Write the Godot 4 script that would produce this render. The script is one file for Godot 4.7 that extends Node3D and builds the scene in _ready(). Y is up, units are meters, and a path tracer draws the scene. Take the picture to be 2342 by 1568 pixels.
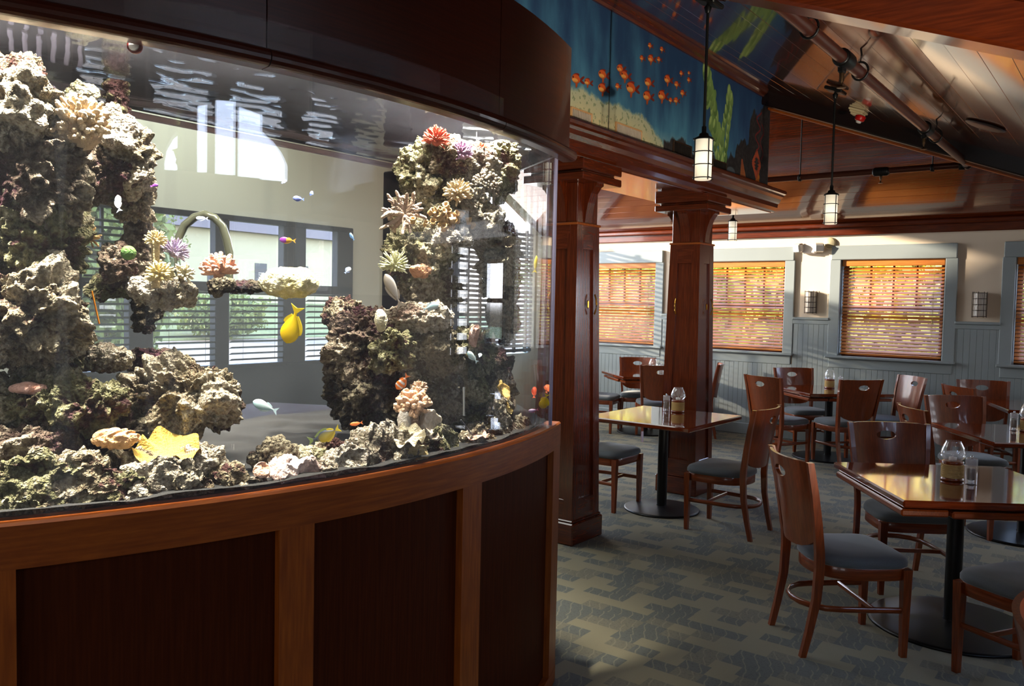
extends Node3D
# A restaurant dining room with a bow-fronted reef aquarium. y up, metres.

const F := 1881.6
var EYE := Vector3(0, 1.55, 0)
var CR: Vector3
var CU: Vector3
var CF: Vector3
var taken := {}
var M := {}

class MB:
	var v := PackedVector3Array()
	var n := PackedVector3Array()
	var uv := PackedVector2Array()
	var col := PackedColorArray()
	var idx := PackedInt32Array()
	var has_uv := false
	var has_col := false
	var tint := Color(1, 1, 1)
	func vert(p: Vector3, nn: Vector3, t := Vector2.ZERO) -> int:
		v.append(p); n.append(nn); uv.append(t); col.append(tint)
		return v.size() - 1
	func tri(a: Vector3, b: Vector3, c: Vector3) -> void:
		var nn := (b - a).cross(c - a)
		if nn.length_squared() < 1e-18: return
		nn = nn.normalized()
		var i := v.size()
		vert(a, nn); vert(b, nn); vert(c, nn)
		idx.append_array([i, i + 2, i + 1])
	func quad(a: Vector3, b: Vector3, c: Vector3, d: Vector3, ua := Vector2.ZERO, ub := Vector2.ZERO, uc := Vector2.ZERO, ud := Vector2.ZERO) -> void:
		var nn := (c - a).cross(d - b)
		if nn.length_squared() < 1e-18: return
		nn = nn.normalized()
		var i := v.size()
		vert(a, nn, ua); vert(b, nn, ub); vert(c, nn, uc); vert(d, nn, ud)
		idx.append_array([i, i + 2, i + 1, i, i + 3, i + 2])
	# rows of points -> smooth surface; counter-clockwise seen from outside when u runs right and v runs up
	func grid(rows: Array, close_u := false, close_v := false, flip := false) -> void:
		var nr := rows.size()
		var nc: int = rows[0].size()
		var base := v.size()
		for r in nr:
			for c in nc:
				vert(rows[r][c], Vector3.ZERO, Vector2(float(c) / maxf(nc - 1, 1), float(r) / maxf(nr - 1, 1)))
		var rr := nr if close_v else nr - 1
		var cc := nc if close_u else nc - 1
		for r in rr:
			for c in cc:
				var i0 := base + r * nc + c
				var i1 := base + r * nc + (c + 1) % nc
				var i2 := base + ((r + 1) % nr) * nc + (c + 1) % nc
				var i3 := base + ((r + 1) % nr) * nc + c
				if flip: _acc(i0, i3, i2, i1)
				else: _acc(i0, i1, i2, i3)
		for i in range(base, v.size()):
			n[i] = n[i].normalized() if n[i].length_squared() > 1e-20 else Vector3.UP
	func _acc(a: int, b: int, c: int, d: int) -> void:
		var nn := (v[c] - v[a]).cross(v[d] - v[b])
		n[a] += nn; n[b] += nn; n[c] += nn; n[d] += nn
		idx.append_array([a, c, b, a, d, c])
	func box(xf: Transform3D, s: Vector3, bev := 0.0) -> void:
		var h := s * 0.5
		var e := minf(bev, minf(h.x, minf(h.y, h.z)) * 0.9)
		for ax in 3:
			var u := (ax + 1) % 3
			var w := (ax + 2) % 3
			for sg in [-1.0, 1.0]:
				var P := []
				for k in 4:
					var p := Vector3.ZERO
					p[ax] = sg * h[ax]
					p[u] = (h[u] - e) * (1.0 if k == 1 or k == 2 else -1.0)
					p[w] = (h[w] - e) * (1.0 if k >= 2 else -1.0)
					P.append(xf * p)
				if sg > 0: quad(P[0], P[1], P[2], P[3])
				else: quad(P[3], P[2], P[1], P[0])
		if e <= 0.0: return
		for ax in 3:
			var u := (ax + 1) % 3
			var w := (ax + 2) % 3
			for su in [-1.0, 1.0]:
				for sw in [-1.0, 1.0]:
					var p := [Vector3.ZERO, Vector3.ZERO, Vector3.ZERO, Vector3.ZERO]
					for k in 4:
						var q := Vector3.ZERO
						q[ax] = (h[ax] - e) * (-1.0 if k == 0 or k == 3 else 1.0)
						q[u] = su * (h[u] if k < 2 else h[u] - e)
						q[w] = sw * (h[w] - e if k < 2 else h[w])
						p[k] = xf * q
					if su * sw > 0: quad(p[0], p[1], p[2], p[3])
					else: quad(p[3], p[2], p[1], p[0])
		for sx in [-1.0, 1.0]:
			for sy in [-1.0, 1.0]:
				for sz in [-1.0, 1.0]:
					var a := xf * Vector3(sx * h.x, sy * (h.y - e), sz * (h.z - e))
					var b := xf * Vector3(sx * (h.x - e), sy * h.y, sz * (h.z - e))
					var c := xf * Vector3(sx * (h.x - e), sy * (h.y - e), sz * h.z)
					if sx * sy * sz > 0: tri(a, b, c)
					else: tri(a, c, b)
	# outline in the xy plane (counter-clockwise), extruded z0..z1
	func prism(poly: PackedVector2Array, z0: float, z1: float, xf := Transform3D()) -> void:
		var t := Geometry2D.triangulate_polygon(poly)
		if Geometry2D.is_polygon_clockwise(poly) == false: pass
		var area := 0.0
		for i in poly.size(): area += poly[i].cross(poly[(i + 1) % poly.size()])
		var P := poly.duplicate()
		if area < 0: P.reverse(); t = Geometry2D.triangulate_polygon(P)
		for i in range(0, t.size(), 3):
			var a := P[t[i]]; var b := P[t[i + 1]]; var c := P[t[i + 2]]
			if (b - a).cross(c - a) < 0: var k := b; b = c; c = k
			tri(xf * Vector3(a.x, a.y, z1), xf * Vector3(b.x, b.y, z1), xf * Vector3(c.x, c.y, z1))
			tri(xf * Vector3(a.x, a.y, z0), xf * Vector3(c.x, c.y, z0), xf * Vector3(b.x, b.y, z0))
		for i in P.size():
			var a := P[i]; var b := P[(i + 1) % P.size()]
			quad(xf * Vector3(a.x, a.y, z0), xf * Vector3(b.x, b.y, z0), xf * Vector3(b.x, b.y, z1), xf * Vector3(a.x, a.y, z1))
	# profile of (radius, height) from bottom to top
	func lathe(prof: Array, seg := 24, xf := Transform3D()) -> void:
		var rows := []
		for p in prof:
			var row := PackedVector3Array()
			for k in seg:
				var a := TAU * k / seg
				row.append(xf * Vector3(p[0] * cos(a), p[1], -p[0] * sin(a)))
			rows.append(row)
		grid(rows, true, false)
	func tube(path: Array, rad, sides := 8, closed := false, flat := 1.0, upv := Vector3.UP) -> void:
		var rows := []
		var m := path.size()
		for i in m:
			var pr: Vector3 = path[(i - 1 + m) % m] if closed else path[maxi(i - 1, 0)]
			var nx: Vector3 = path[(i + 1) % m] if closed else path[mini(i + 1, m - 1)]
			var t := (nx - pr).normalized()
			var s := t.cross(upv)
			if s.length() < 0.05: s = t.cross(Vector3.RIGHT if absf(t.x) < 0.8 else Vector3.FORWARD)
			s = s.normalized()
			var up := s.cross(t)
			var r: float = rad[i] if rad is Array else rad
			var row := PackedVector3Array()
			for k in sides:
				var a := TAU * k / sides
				row.append(path[i] + s * cos(a) * r * flat + up * sin(a) * r)
			rows.append(row)
		if not closed:
			var r0 := PackedVector3Array(); var r1 := PackedVector3Array()
			for k in sides: r0.append(path[0]); r1.append(path[m - 1])
			rows.push_front(r0); rows.push_back(r1)
		grid(rows, true, closed, true)
	func mesh() -> ArrayMesh:
		var a := []
		a.resize(Mesh.ARRAY_MAX)
		a[Mesh.ARRAY_VERTEX] = v; a[Mesh.ARRAY_NORMAL] = n; a[Mesh.ARRAY_INDEX] = idx
		if has_uv: a[Mesh.ARRAY_TEX_UV] = uv
		if has_col: a[Mesh.ARRAY_COLOR] = col
		var am := ArrayMesh.new()
		am.add_surface_from_arrays(Mesh.PRIMITIVE_TRIANGLES, a)
		return am

func numbered(called: String) -> String:
	if not taken.has(called):
		taken[called] = 0
		return called
	taken[called] += 1
	return "%s_%03d" % [called, taken[called]]

func tag(o: Node, label: String, category: String, group := "", kind := "") -> void:
	if label: o.set_meta("label", label)
	if category: o.set_meta("category", category)
	if group: o.set_meta("group", group)
	if kind: o.set_meta("kind", kind)

func thing(called: String, label: String, category: String, at := Vector3.ZERO, turn := 0.0, group := "", kind := "") -> Node3D:
	var o := Node3D.new()
	o.name = numbered(called)
	add_child(o)
	o.position = at
	o.rotation.y = turn
	tag(o, label, category, group, kind)
	return o

func obj(called: String, mesh, material: Material, parent: Node = null, at := Vector3.ZERO) -> MeshInstance3D:
	var o := MeshInstance3D.new()
	o.mesh = mesh.mesh() if mesh is MB else mesh
	o.material_override = material
	if parent == null:
		o.name = numbered(called)
		add_child(o)
	else:
		var c := 0
		for k in parent.get_children():
			if k.has_meta("base_name") and k.get_meta("base_name") == called: c += 1
		o.name = called if c == 0 else "%s_%03d" % [called, c]
		o.set_meta("base_name", called)
		parent.add_child(o, true)
	o.position = at
	return o

func dup(root: Node3D, called: String, at: Vector3, turn: float, label: String, group := "") -> Node3D:
	var r: Node3D = root.duplicate()
	r.name = numbered(called)
	add_child(r)
	r.position = at
	r.rotation.y = turn
	r.set_meta("label", label)
	if group: r.set_meta("group", group)
	return r

func bx(c: Vector3, s: Vector3, bev := 0.0) -> MB:
	var b := MB.new()
	b.box(Transform3D(Basis(), c), s, bev)
	return b

func tf(p: Vector3, e := Vector3.ZERO) -> Transform3D:
	return Transform3D(Basis.from_euler(e), p)

# ray helpers: where a line of sight of the photograph meets the place
func dirpx(px: float, py: float) -> Vector3:
	return CR * ((px - 1171.0) / F) - CU * ((py - 784.0) / F) + CF
func atx(px: float, py: float, x: float) -> Vector3:
	var d := dirpx(px, py)
	return EYE + d * ((x - EYE.x) / d.x)

# ---------- materials ----------
func plain(col: Color, rough := 0.6, metal := 0.0, spec := 0.5) -> StandardMaterial3D:
	var m := StandardMaterial3D.new()
	m.albedo_color = col
	m.roughness = rough
	m.metallic = metal
	m.metallic_specular = spec
	return m

func ntex(freq: float, seed_: int, a: Color, b: Color, oct := 4, size := 512, kind := FastNoiseLite.TYPE_SIMPLEX_SMOOTH, mid := -1.0, mc := Color()) -> NoiseTexture2D:
	var nz := FastNoiseLite.new()
	nz.noise_type = kind
	nz.frequency = freq
	nz.seed = seed_
	nz.fractal_octaves = oct
	var t := NoiseTexture2D.new()
	t.width = size; t.height = size
	t.seamless = true
	t.noise = nz
	var g := Gradient.new()
	g.set_color(0, a); g.set_color(1, b)
	if mid > 0: g.add_point(mid, mc)
	t.color_ramp = g
	return t

var _wt := {}
func wood(axis: int, key: String, dark: Color, light: Color, rough := 0.3, coat := 0.0, along := 0.7, across := 11.0) -> StandardMaterial3D:
	if not _wt.has(key):
		_wt[key] = ntex(0.012, key.hash() % 999, dark, light, 5, 512)
	var m := StandardMaterial3D.new()
	m.albedo_texture = _wt[key]
	m.uv1_triplanar = true
	var s := Vector3(across, across, across)
	s[axis] = along
	m.uv1_scale = s
	m.roughness = rough
	if coat > 0:
		m.clearcoat_enabled = true
		m.clearcoat = coat
		m.clearcoat_roughness = 0.06
	return m

func glass(alpha := 0.04, tint := Color(1, 1, 1)) -> StandardMaterial3D:
	var m := StandardMaterial3D.new()
	m.albedo_color = Color(tint.r, tint.g, tint.b, alpha)
	m.transparency = BaseMaterial3D.TRANSPARENCY_ALPHA
	m.roughness = 0.0
	return m

func vcol(rough := 0.8, spec := 0.4) -> StandardMaterial3D:
	var m := StandardMaterial3D.new()
	m.vertex_color_use_as_albedo = true
	m.roughness = rough
	m.metallic_specular = spec
	return m

func make_materials() -> void:
	var rd := Color(0.29, 0.105, 0.038); var rl := Color(0.42, 0.17, 0.062)
	for a in 3:
		var k: String = ["x", "y", "z"][a]
		M["mahog_" + k] = wood(a, "mahog", rd, rl, 0.22, 0.5)
		M["ceil_" + k] = wood(a, "ceil", Color(0.28, 0.105, 0.038), Color(0.45, 0.19, 0.07), 0.15, 1.0, 0.25, 7.0)
		M["cab_" + k] = wood(a, "cab", Color(0.49, 0.215, 0.04), Color(0.70, 0.37, 0.095), 0.42, 0.12)
		M["pan_" + k] = wood(a, "pan", Color(0.24, 0.095, 0.03), Color(0.34, 0.15, 0.055), 0.6, 0.0, 0.5, 16.0)
		M["pan_" + k].metallic_specular = 0.2
		M["hood_" + k] = wood(a, "hood", Color(0.20, 0.065, 0.02), Color(0.31, 0.11, 0.035), 0.34, 0.3, 0.5, 16.0)
		M["chair_" + k] = wood(a, "chair", Color(0.38, 0.15, 0.045), Color(0.58, 0.27, 0.09), 0.28, 0.4, 0.9, 13.0)
	for q in ["mahog", "chair"]:
		M[q + "_h"] = M[q + "_x"].duplicate()
		M[q + "_h"].uv1_scale = Vector3(0.8, 12.0, 0.8)
	M.table = wood(0, "table", Color(0.33, 0.12, 0.05), Color(0.50, 0.21, 0.085), 0.07, 1.0, 0.8, 9.0)
	M.blind = wood(0, "blind", Color(0.71, 0.40, 0.14), Color(0.85, 0.54, 0.23), 0.45, 0.0, 0.6, 12.0)
	M.blind.backlight_enabled = true
	M.blind.backlight = Color(0.42, 0.24, 0.10)
	M.blue = plain(Color(0.555, 0.59, 0.595), 0.42)
	M.plaster = plain(Color(0.87, 0.80, 0.71), 0.85)
	M.sage = plain(Color(0.83, 0.84, 0.76), 0.85)  # pale tone stands in for the veil mirrored in the tank front
	M.black = plain(Color(0.03, 0.03, 0.032), 0.42, 0.2)
	M.castiron = plain(Color(0.05, 0.05, 0.055), 0.38, 0.3)
	M.darkslat = plain(Color(0.10, 0.10, 0.11), 0.6)
	M.darkframe = plain(Color(0.05, 0.05, 0.05), 0.6)
	M.white = plain(Color(0.9, 0.9, 0.88), 0.4)
	M.brass = plain(Color(0.9, 0.68, 0.28), 0.22, 1.0)
	M.bronze = plain(Color(0.32, 0.24, 0.16), 0.35, 0.8)
	M.steel = plain(Color(0.75, 0.76, 0.78), 0.2, 1.0)
	M.pipe = plain(Color(0.30, 0.15, 0.11), 0.3, 0.3)
	M.glass = glass(0.03)
	M.shade = plain(Color(0.93, 0.92, 0.88), 0.35)
	M.shade.backlight_enabled = true
	M.shade.backlight = Color(0.6, 0.58, 0.54)
	M.shade.emission_enabled = true
	M.shade.emission = Color(1.0, 0.98, 0.94)
	M.shade.emission_energy_multiplier = 0.13  # weak added glow lifting the glass; the pendants hang unlit
	M.rope = plain(Color(0.74, 0.62, 0.40), 0.9)
	M.acryl = glass(0.03, Color(0.9, 0.95, 1.0))
	M.wet = glass(0.02, Color(0.9, 0.95, 1.0))
	M.wet.metallic_specular = 0.12
	M.coral = vcol(0.75)
	M.coral.heightmap_enabled = true
	M.coral.heightmap_texture = ntex(0.06, 47, Color.BLACK, Color.WHITE, 3, 256)
	M.coral.heightmap_scale = 0.5
	M.coral.uv1_triplanar = true
	M.coral.uv1_scale = Vector3(9, 9, 9)
	M.rock = vcol(0.9, 0.2)
	M.rock.albedo_texture = ntex(0.03, 41, Color(0.30, 0.24, 0.24), Color(1, 1, 1), 5, 512, FastNoiseLite.TYPE_SIMPLEX_SMOOTH, 0.5, Color(0.82, 0.79, 0.75))
	M.rock.uv1_triplanar = true
	M.rock.uv1_scale = Vector3(4.6, 4.6, 4.6)
	M.rock.heightmap_enabled = true
	M.rock.heightmap_texture = ntex(0.045, 43, Color.BLACK, Color.WHITE, 5, 512)
	M.rock.heightmap_scale = 1.8
	var fb := ntex(0.2, 5, Color(0.32, 0.345, 0.36), Color(0.42, 0.445, 0.465), 3, 256)
	M.fabric = StandardMaterial3D.new()
	M.fabric.albedo_texture = fb
	M.fabric.uv1_triplanar = true
	M.fabric.uv1_scale = Vector3(6, 6, 6)
	M.fabric.roughness = 0.9
	M.fabric.rim_enabled = true
	M.fabric.rim = 0.5
	M.fabric.rim_tint = 0.5
	M.fishskin = vcol(0.35, 0.5)
	M.tank_rock_shadow = plain(Color(0.05, 0.05, 0.06), 0.5)

func camera_and_light() -> void:
	var cam := Camera3D.new()
	cam.name = "camera"
	add_child(cam)
	cam.transform = Transform3D(Basis(CR, CU, -CF), EYE)
	cam.fov = 2.0 * rad_to_deg(atan(784.0 / F))
	cam.near = 0.05; cam.far = 200.0
	cam.current = true
	var we := WorldEnvironment.new()
	we.name = "environment"
	var e := Environment.new()
	e.background_mode = Environment.BG_SKY
	var sm := ProceduralSkyMaterial.new()
	sm.sky_top_color = Color(0.62, 0.74, 0.92)
	sm.sky_horizon_color = Color(0.96, 0.97, 1.0)
	sm.ground_horizon_color = Color(0.75, 0.74, 0.70)
	sm.ground_bottom_color = Color(0.45, 0.44, 0.40)
	sm.sky_energy_multiplier = 3.2
	sm.ground_energy_multiplier = 1.2
	sm.sun_angle_max = 1.0
	var sk := Sky.new()
	sk.sky_material = sm
	e.sky = sk
	e.tonemap_mode = Environment.TONE_MAPPER_LINEAR
	e.tonemap_exposure = 1.12
	e.sdfgi_enabled = true
	e.ssao_enabled = true
	e.ssil_enabled = true
	we.environment = e
	add_child(we)
	var sun := DirectionalLight3D.new()
	sun.name = "sun"
	sun.light_color = Color(1.0, 0.93, 0.83)
	sun.light_energy = 5.6
	sun.light_angular_distance = 1.1
	sun.shadow_enabled = true
	sun.sky_mode = DirectionalLight3D.SKY_MODE_LIGHT_ONLY
	add_child(sun)
	sun.look_at_from_position(Vector3.ZERO, Vector3(0.9, -0.2, -0.42), Vector3.UP)
	# daylight stand-ins out of view, then added overhead fill
	unseen_daylight("unseen_daylight", Vector3(-6.86, 2.15, -8.2), Vector3(1, 0, 0), Vector2(2.4, 2.4), 11.0, Color(0.98, 0.98, 0.97))
	unseen_daylight("unseen_daylight", Vector3(-1.6, 1.55, 2.86), Vector3(0, 0, -1), Vector2(1.3, 1.3), 1.1, Color(0.95, 0.97, 1.0))  # out of view behind the camera, lights the room; that wall has no window
	unseen_daylight("unseen_daylight", Vector3(0.9, 1.55, 2.86), Vector3(0, 0, -1), Vector2(1.3, 1.3), 1.1, Color(0.95, 0.97, 1.0))  # its unseen twin, also set before the solid back wall
	unseen_daylight("unseen_daylight", Vector3(2.56, 1.55, -8.78), Vector3(-1, 0, 0), Vector2(1.6, 1.5), 4.6, Color(0.95, 0.97, 1.0))  # out of view at the right wall, lights the far tables and chairs
	unseen_daylight("added_overhead_fill", Vector3(1.5, 2.19, -6.3), Vector3(0, -1, 0), Vector2(1.6, 3.6), 1.0, Color(0.97, 0.98, 1.0))  # added fill from above on the right; the ceiling has no opening
	unseen_daylight("added_overhead_fill", Vector3(-5.3, 3.57, -3.7), Vector3(0, -1, 0), Vector2(2.2, 3.0), 8.0, Color(0.97, 0.99, 0.97))  # added fill brightening the pale left wall; no opening above it

func unseen_daylight(nm: String, at: Vector3, to: Vector3, size: Vector2, en: float, c: Color) -> void:
	var a := AreaLight3D.new()
	a.name = numbered(nm)
	a.area_size = size
	a.light_energy = en
	a.light_color = c
	a.area_range = 30.0
	a.area_attenuation = 2.0
	a.shadow_enabled = true
	add_child(a)
	a.look_at_from_position(at, at + to, Vector3.UP if absf(to.y) < 0.9 else Vector3.RIGHT)

# ---------- textures ----------
func carpet_image() -> ImageTexture:
	var rg := RandomNumberGenerator.new(); rg.seed = 11
	var nz := FastNoiseLite.new(); nz.seed = 3; nz.frequency = 0.35
	var n2 := FastNoiseLite.new(); n2.seed = 8; n2.frequency = 0.02
	var S := 1024
	var img := Image.create(S, S, false, Image.FORMAT_RGB8)
	var cols := 8; var rws := 12
	var cells := []
	for r in rws:
		var row := []
		for c in cols:
			var k := rg.randf()
			row.append(0 if k < 0.34 else (1 if k < 0.80 else 2))
		cells.append(row)
	var off := []
	for r in rws: off.append(rg.randf())
	var beige := Color(0.49, 0.465, 0.375); var slate := Color(0.35, 0.36, 0.335); var taupe := Color(0.42, 0.405, 0.345)
	for y in S:
		var r := y * rws / S
		for x in S:
			var xx := fposmod(float(x) / S * cols + off[r], cols)
			var c := int(xx)
			var k: int = cells[r][c]
			var col: Color = beige if k == 0 else (slate if k == 1 else taupe)
			var g := nz.get_noise_2d(x, y)
			col = col * (1.0 + 0.13 * g)
			if k > 0:
				# wavy pale threads running across the row
				var fy := float(y) * rws / S - r
				var w := sin(fy * 5.0 + c * 1.7 + r) * 0.10 + (fy - 0.5) * 0.55
				for q in [0.22, 0.72]:
					if absf(xx - c - q - w * 0.5) < 0.028: col = col.lerp(Color(0.50, 0.48, 0.40), 0.7)
				if n2.get_noise_2d(x * 3.0, y * 3.0) > 0.25: col = col * 0.9
			img.set_pixel(x, y, col)
	return ImageTexture.create_from_image(img)

func mural_image() -> ImageTexture:
	# painted sea-bed frieze: u runs from z = -2.6 to -7.6, v from y = 3.5 down to 2.645
	var Wd := 2000; var Ht := 342
	var img := Image.create(Wd, Ht, false, Image.FORMAT_RGB8)
	var n1 := FastNoiseLite.new(); n1.seed = 4; n1.frequency = 0.006; n1.fractal_octaves = 4
	var n2 := FastNoiseLite.new(); n2.seed = 9; n2.frequency = 0.05
	var S := 400.0
	for y in Ht:
		var yy := 3.5 - y / S
		var v := float(y) / Ht
		for x in Wd:
			var z := 2.6 + x / S
			var a := n1.get_noise_2d(x * 1.6, y * 0.5)
			var b := n2.get_noise_2d(x, y)
			var c := Color(0.12, 0.25, 0.40).lerp(Color(0.31, 0.55, 0.66), clampf(v * 1.05 + a * 0.6, 0, 1))
			if z > 5.2: c = c.lerp(Color(0.15, 0.29, 0.47), clampf((z - 5.2) * 0.5 * (1.0 - v), 0, 0.6))
			# sand bank
			var top := 2.885 + a * 0.05 + b * 0.015
			if z > 5.15: top = 2.90 - (z - 5.15) * 0.44 + b * 0.02
			var d := top - yy
			if d > -0.02 and z < 5.9:
				var sand := Color(0.76, 0.76, 0.62).lerp(Color(0.90, 0.82, 0.60), clampf(d * 5.0, 0, 1))
				if b > 0.32: sand = sand.lerp(Color(0.36, 0.44, 0.30), 0.5)
				c = c.lerp(sand, clampf((d + 0.02) * 30.0, 0, 1) * 0.95)
			elif z >= 5.3 and z < 6.4:
				c = c.lerp(Color(0.60, 0.66, 0.66), clampf((2.84 + a * 0.06 - yy) * 5.0, 0, 0.6))
			# dark rock masses
			var rk := 0.0
			if z > 5.5 and z < 6.75: rk = (2.80 + a * 0.12 - absf(z - 5.95) * 0.10) - yy
			if z > 6.55: rk = maxf(rk, (2.72 + (z - 6.55) * 0.78 + a * 0.22) - yy)
			if rk > 0.0:
				var rc := Color(0.10, 0.085, 0.09).lerp(Color(0.24, 0.22, 0.22), clampf(0.35 + b * 0.7 + a * 0.6, 0, 1))
				c = c.lerp(rc, clampf(rk * 40.0, 0, 1))
			if n2.get_noise_2d(x * 5.0 + 300.0, y * 5.0) > 0.62 and yy > 2.9 and z < 5.5: c = c.lerp(Color(0.7, 0.8, 0.85), 0.45)
			img.set_pixel(x, y, c)
	var put := func(cz: float, cy: float, rx: float, ry: float, col: Color, ang := 0.0):
		var px := (cz - 2.6) * S; var py := (3.5 - cy) * S
		var m := int(maxf(rx, ry) * S) + 2
		for j in range(-m, m + 1):
			for i in range(-m, m + 1):
				var u := (i * cos(ang) + j * sin(ang)) / (rx * S)
				var w := (-i * sin(ang) + j * cos(ang)) / (ry * S)
				var q := u * u + w * w
				if q <= 1.0:
					var X := int(px) + i; var Y := int(py) + j
					if X >= 0 and Y >= 0 and X < Wd and Y < Ht:
						img.set_pixel(X, Y, img.get_pixel(X, Y).lerp(col.lerp(col * 0.75, clampf(w * 0.6, 0, 1)), clampf((1.0 - q) * 6.0, 0, 1)))
	# shoal of small orange fish swimming to the left
	for s in "4.32,2.949,0.07|4.45,2.958,0.05|4.63,3.046,0.07|4.63,2.958,0.07|4.85,3.136,0.06|4.91,3.105,0.07|4.82,3.014,0.04|5.00,3.041,0.09|5.25,3.392,0.04|5.43,3.410,0.04|5.14,3.277,0.04|5.27,3.304,0.06|5.39,3.328,0.04|5.24,3.131,0.07|5.53,3.218,0.07|5.75,3.314,0.04|5.88,3.346,0.03|5.88,3.294,0.04|5.68,3.216,0.05|5.23,3.033,0.08|5.45,3.084,0.08|5.78,3.173,0.05|5.59,3.080,0.04|5.68,3.096,0.05".split("|"):
		var p := s.split_floats(",")
		var L: float = p[2] * 1.08
		put.call(p[0] + L * 0.95, p[1] + L * 0.22, L * 0.42, L * 0.12, Color(0.50, 0.13, 0.06), -0.6)
		put.call(p[0] + L * 0.95, p[1] - L * 0.06, L * 0.40, L * 0.12, Color(0.50, 0.13, 0.06), 0.15)
		put.call(p[0] + L * 0.1, p[1] - L * 0.42, L * 0.16, L * 0.30, Color(0.72, 0.30, 0.10), 0.2)
		put.call(p[0] + L * 0.05, p[1] + L * 0.34, L * 0.5, L * 0.14, Color(0.56, 0.12, 0.05), -0.25)
		put.call(p[0], p[1], L * 0.66, L * 0.38, Color(0.86, 0.36, 0.12), -0.12)
		put.call(p[0] - L * 0.1, p[1] - L * 0.12, L * 0.45, L * 0.17, Color(0.96, 0.66, 0.32), -0.1)
		put.call(p[0] - L * 0.42, p[1] + L * 0.06, L * 0.09, L * 0.09, Color(0.1, 0.05, 0.04))
	# lobed green weed
	var rg := RandomNumberGenerator.new(); rg.seed = 5
	for br in [[6.52, 2.74, 6.30, 3.30], [6.55, 2.80, 6.68, 3.36], [6.30, 3.20, 6.19, 3.44], [6.50, 2.95, 6.34, 3.05]]:
		for i in 15:
			var t := i / 14.0
			var zz: float = lerpf(br[0], br[2], t) + (0.05 if i % 2 else -0.05) * (1.1 - t * 0.5)
			var yy: float = lerpf(br[1], br[3], t)
			put.call(zz, yy, 0.040, 0.075, Color(0.36, 0.50, 0.25).lerp(Color(0.60, 0.72, 0.40), rg.randf()), rg.randf_range(-0.5, 0.5))
			put.call(zz - 0.012, yy + 0.012, 0.018, 0.045, Color(0.70, 0.80, 0.48), rg.randf_range(-0.5, 0.5))
	# orange sponges and a red sea fan at the right end
	for k in 9:
		put.call(7.35 + 0.012 * (k % 3 - 1), 2.66 + k * 0.018, 0.05 - k * 0.003, 0.03, Color(0.78, 0.42, 0.06))
	for k in 26:
		var a := TAU * k / 26.0
		put.call(7.31 + cos(a) * 0.065, 2.86 + sin(a) * 0.095, 0.012, 0.045, Color(0.72, 0.30, 0.16), a + 1.57)
	for k in 12:
		put.call(7.02 - 0.004 * k, 2.66 + k * 0.016, 0.085 - k * 0.006, 0.022, Color(0.70, 0.42, 0.16).lerp(Color(0.62, 0.30, 0.18), k / 12.0))
	for k in 40:
		put.call(7.30 + sin(k * 0.35) * 0.05 + k * 0.001, 2.98 + k * 0.009, 0.008, 0.012, Color(0.50, 0.10, 0.10))
		put.call(7.42 + sin(k * 0.25) * 0.04, 2.92 + k * 0.008, 0.007, 0.012, Color(0.42, 0.09, 0.09))
	put.call(6.74, 2.70, 0.10, 0.055, Color(0.30, 0.33, 0.36))
	return ImageTexture.create_from_image(img)

# ---------- the room ----------
const ZW := -9.8     # window wall (inner face)
const XL := -7.0     # left wall (inner face)
const WINX := [-5.70, -3.98, -2.26, -0.54, 1.18]

func csg_box(par: CSGCombiner3D, c: Vector3, s: Vector3, cut := false) -> void:
	var b := CSGBox3D.new()
	b.size = s; b.position = c
	b.name = "cut" if cut else "slab"
	if cut: b.operation = CSGShape3D.OPERATION_SUBTRACTION
	par.add_child(b, true)

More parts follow.
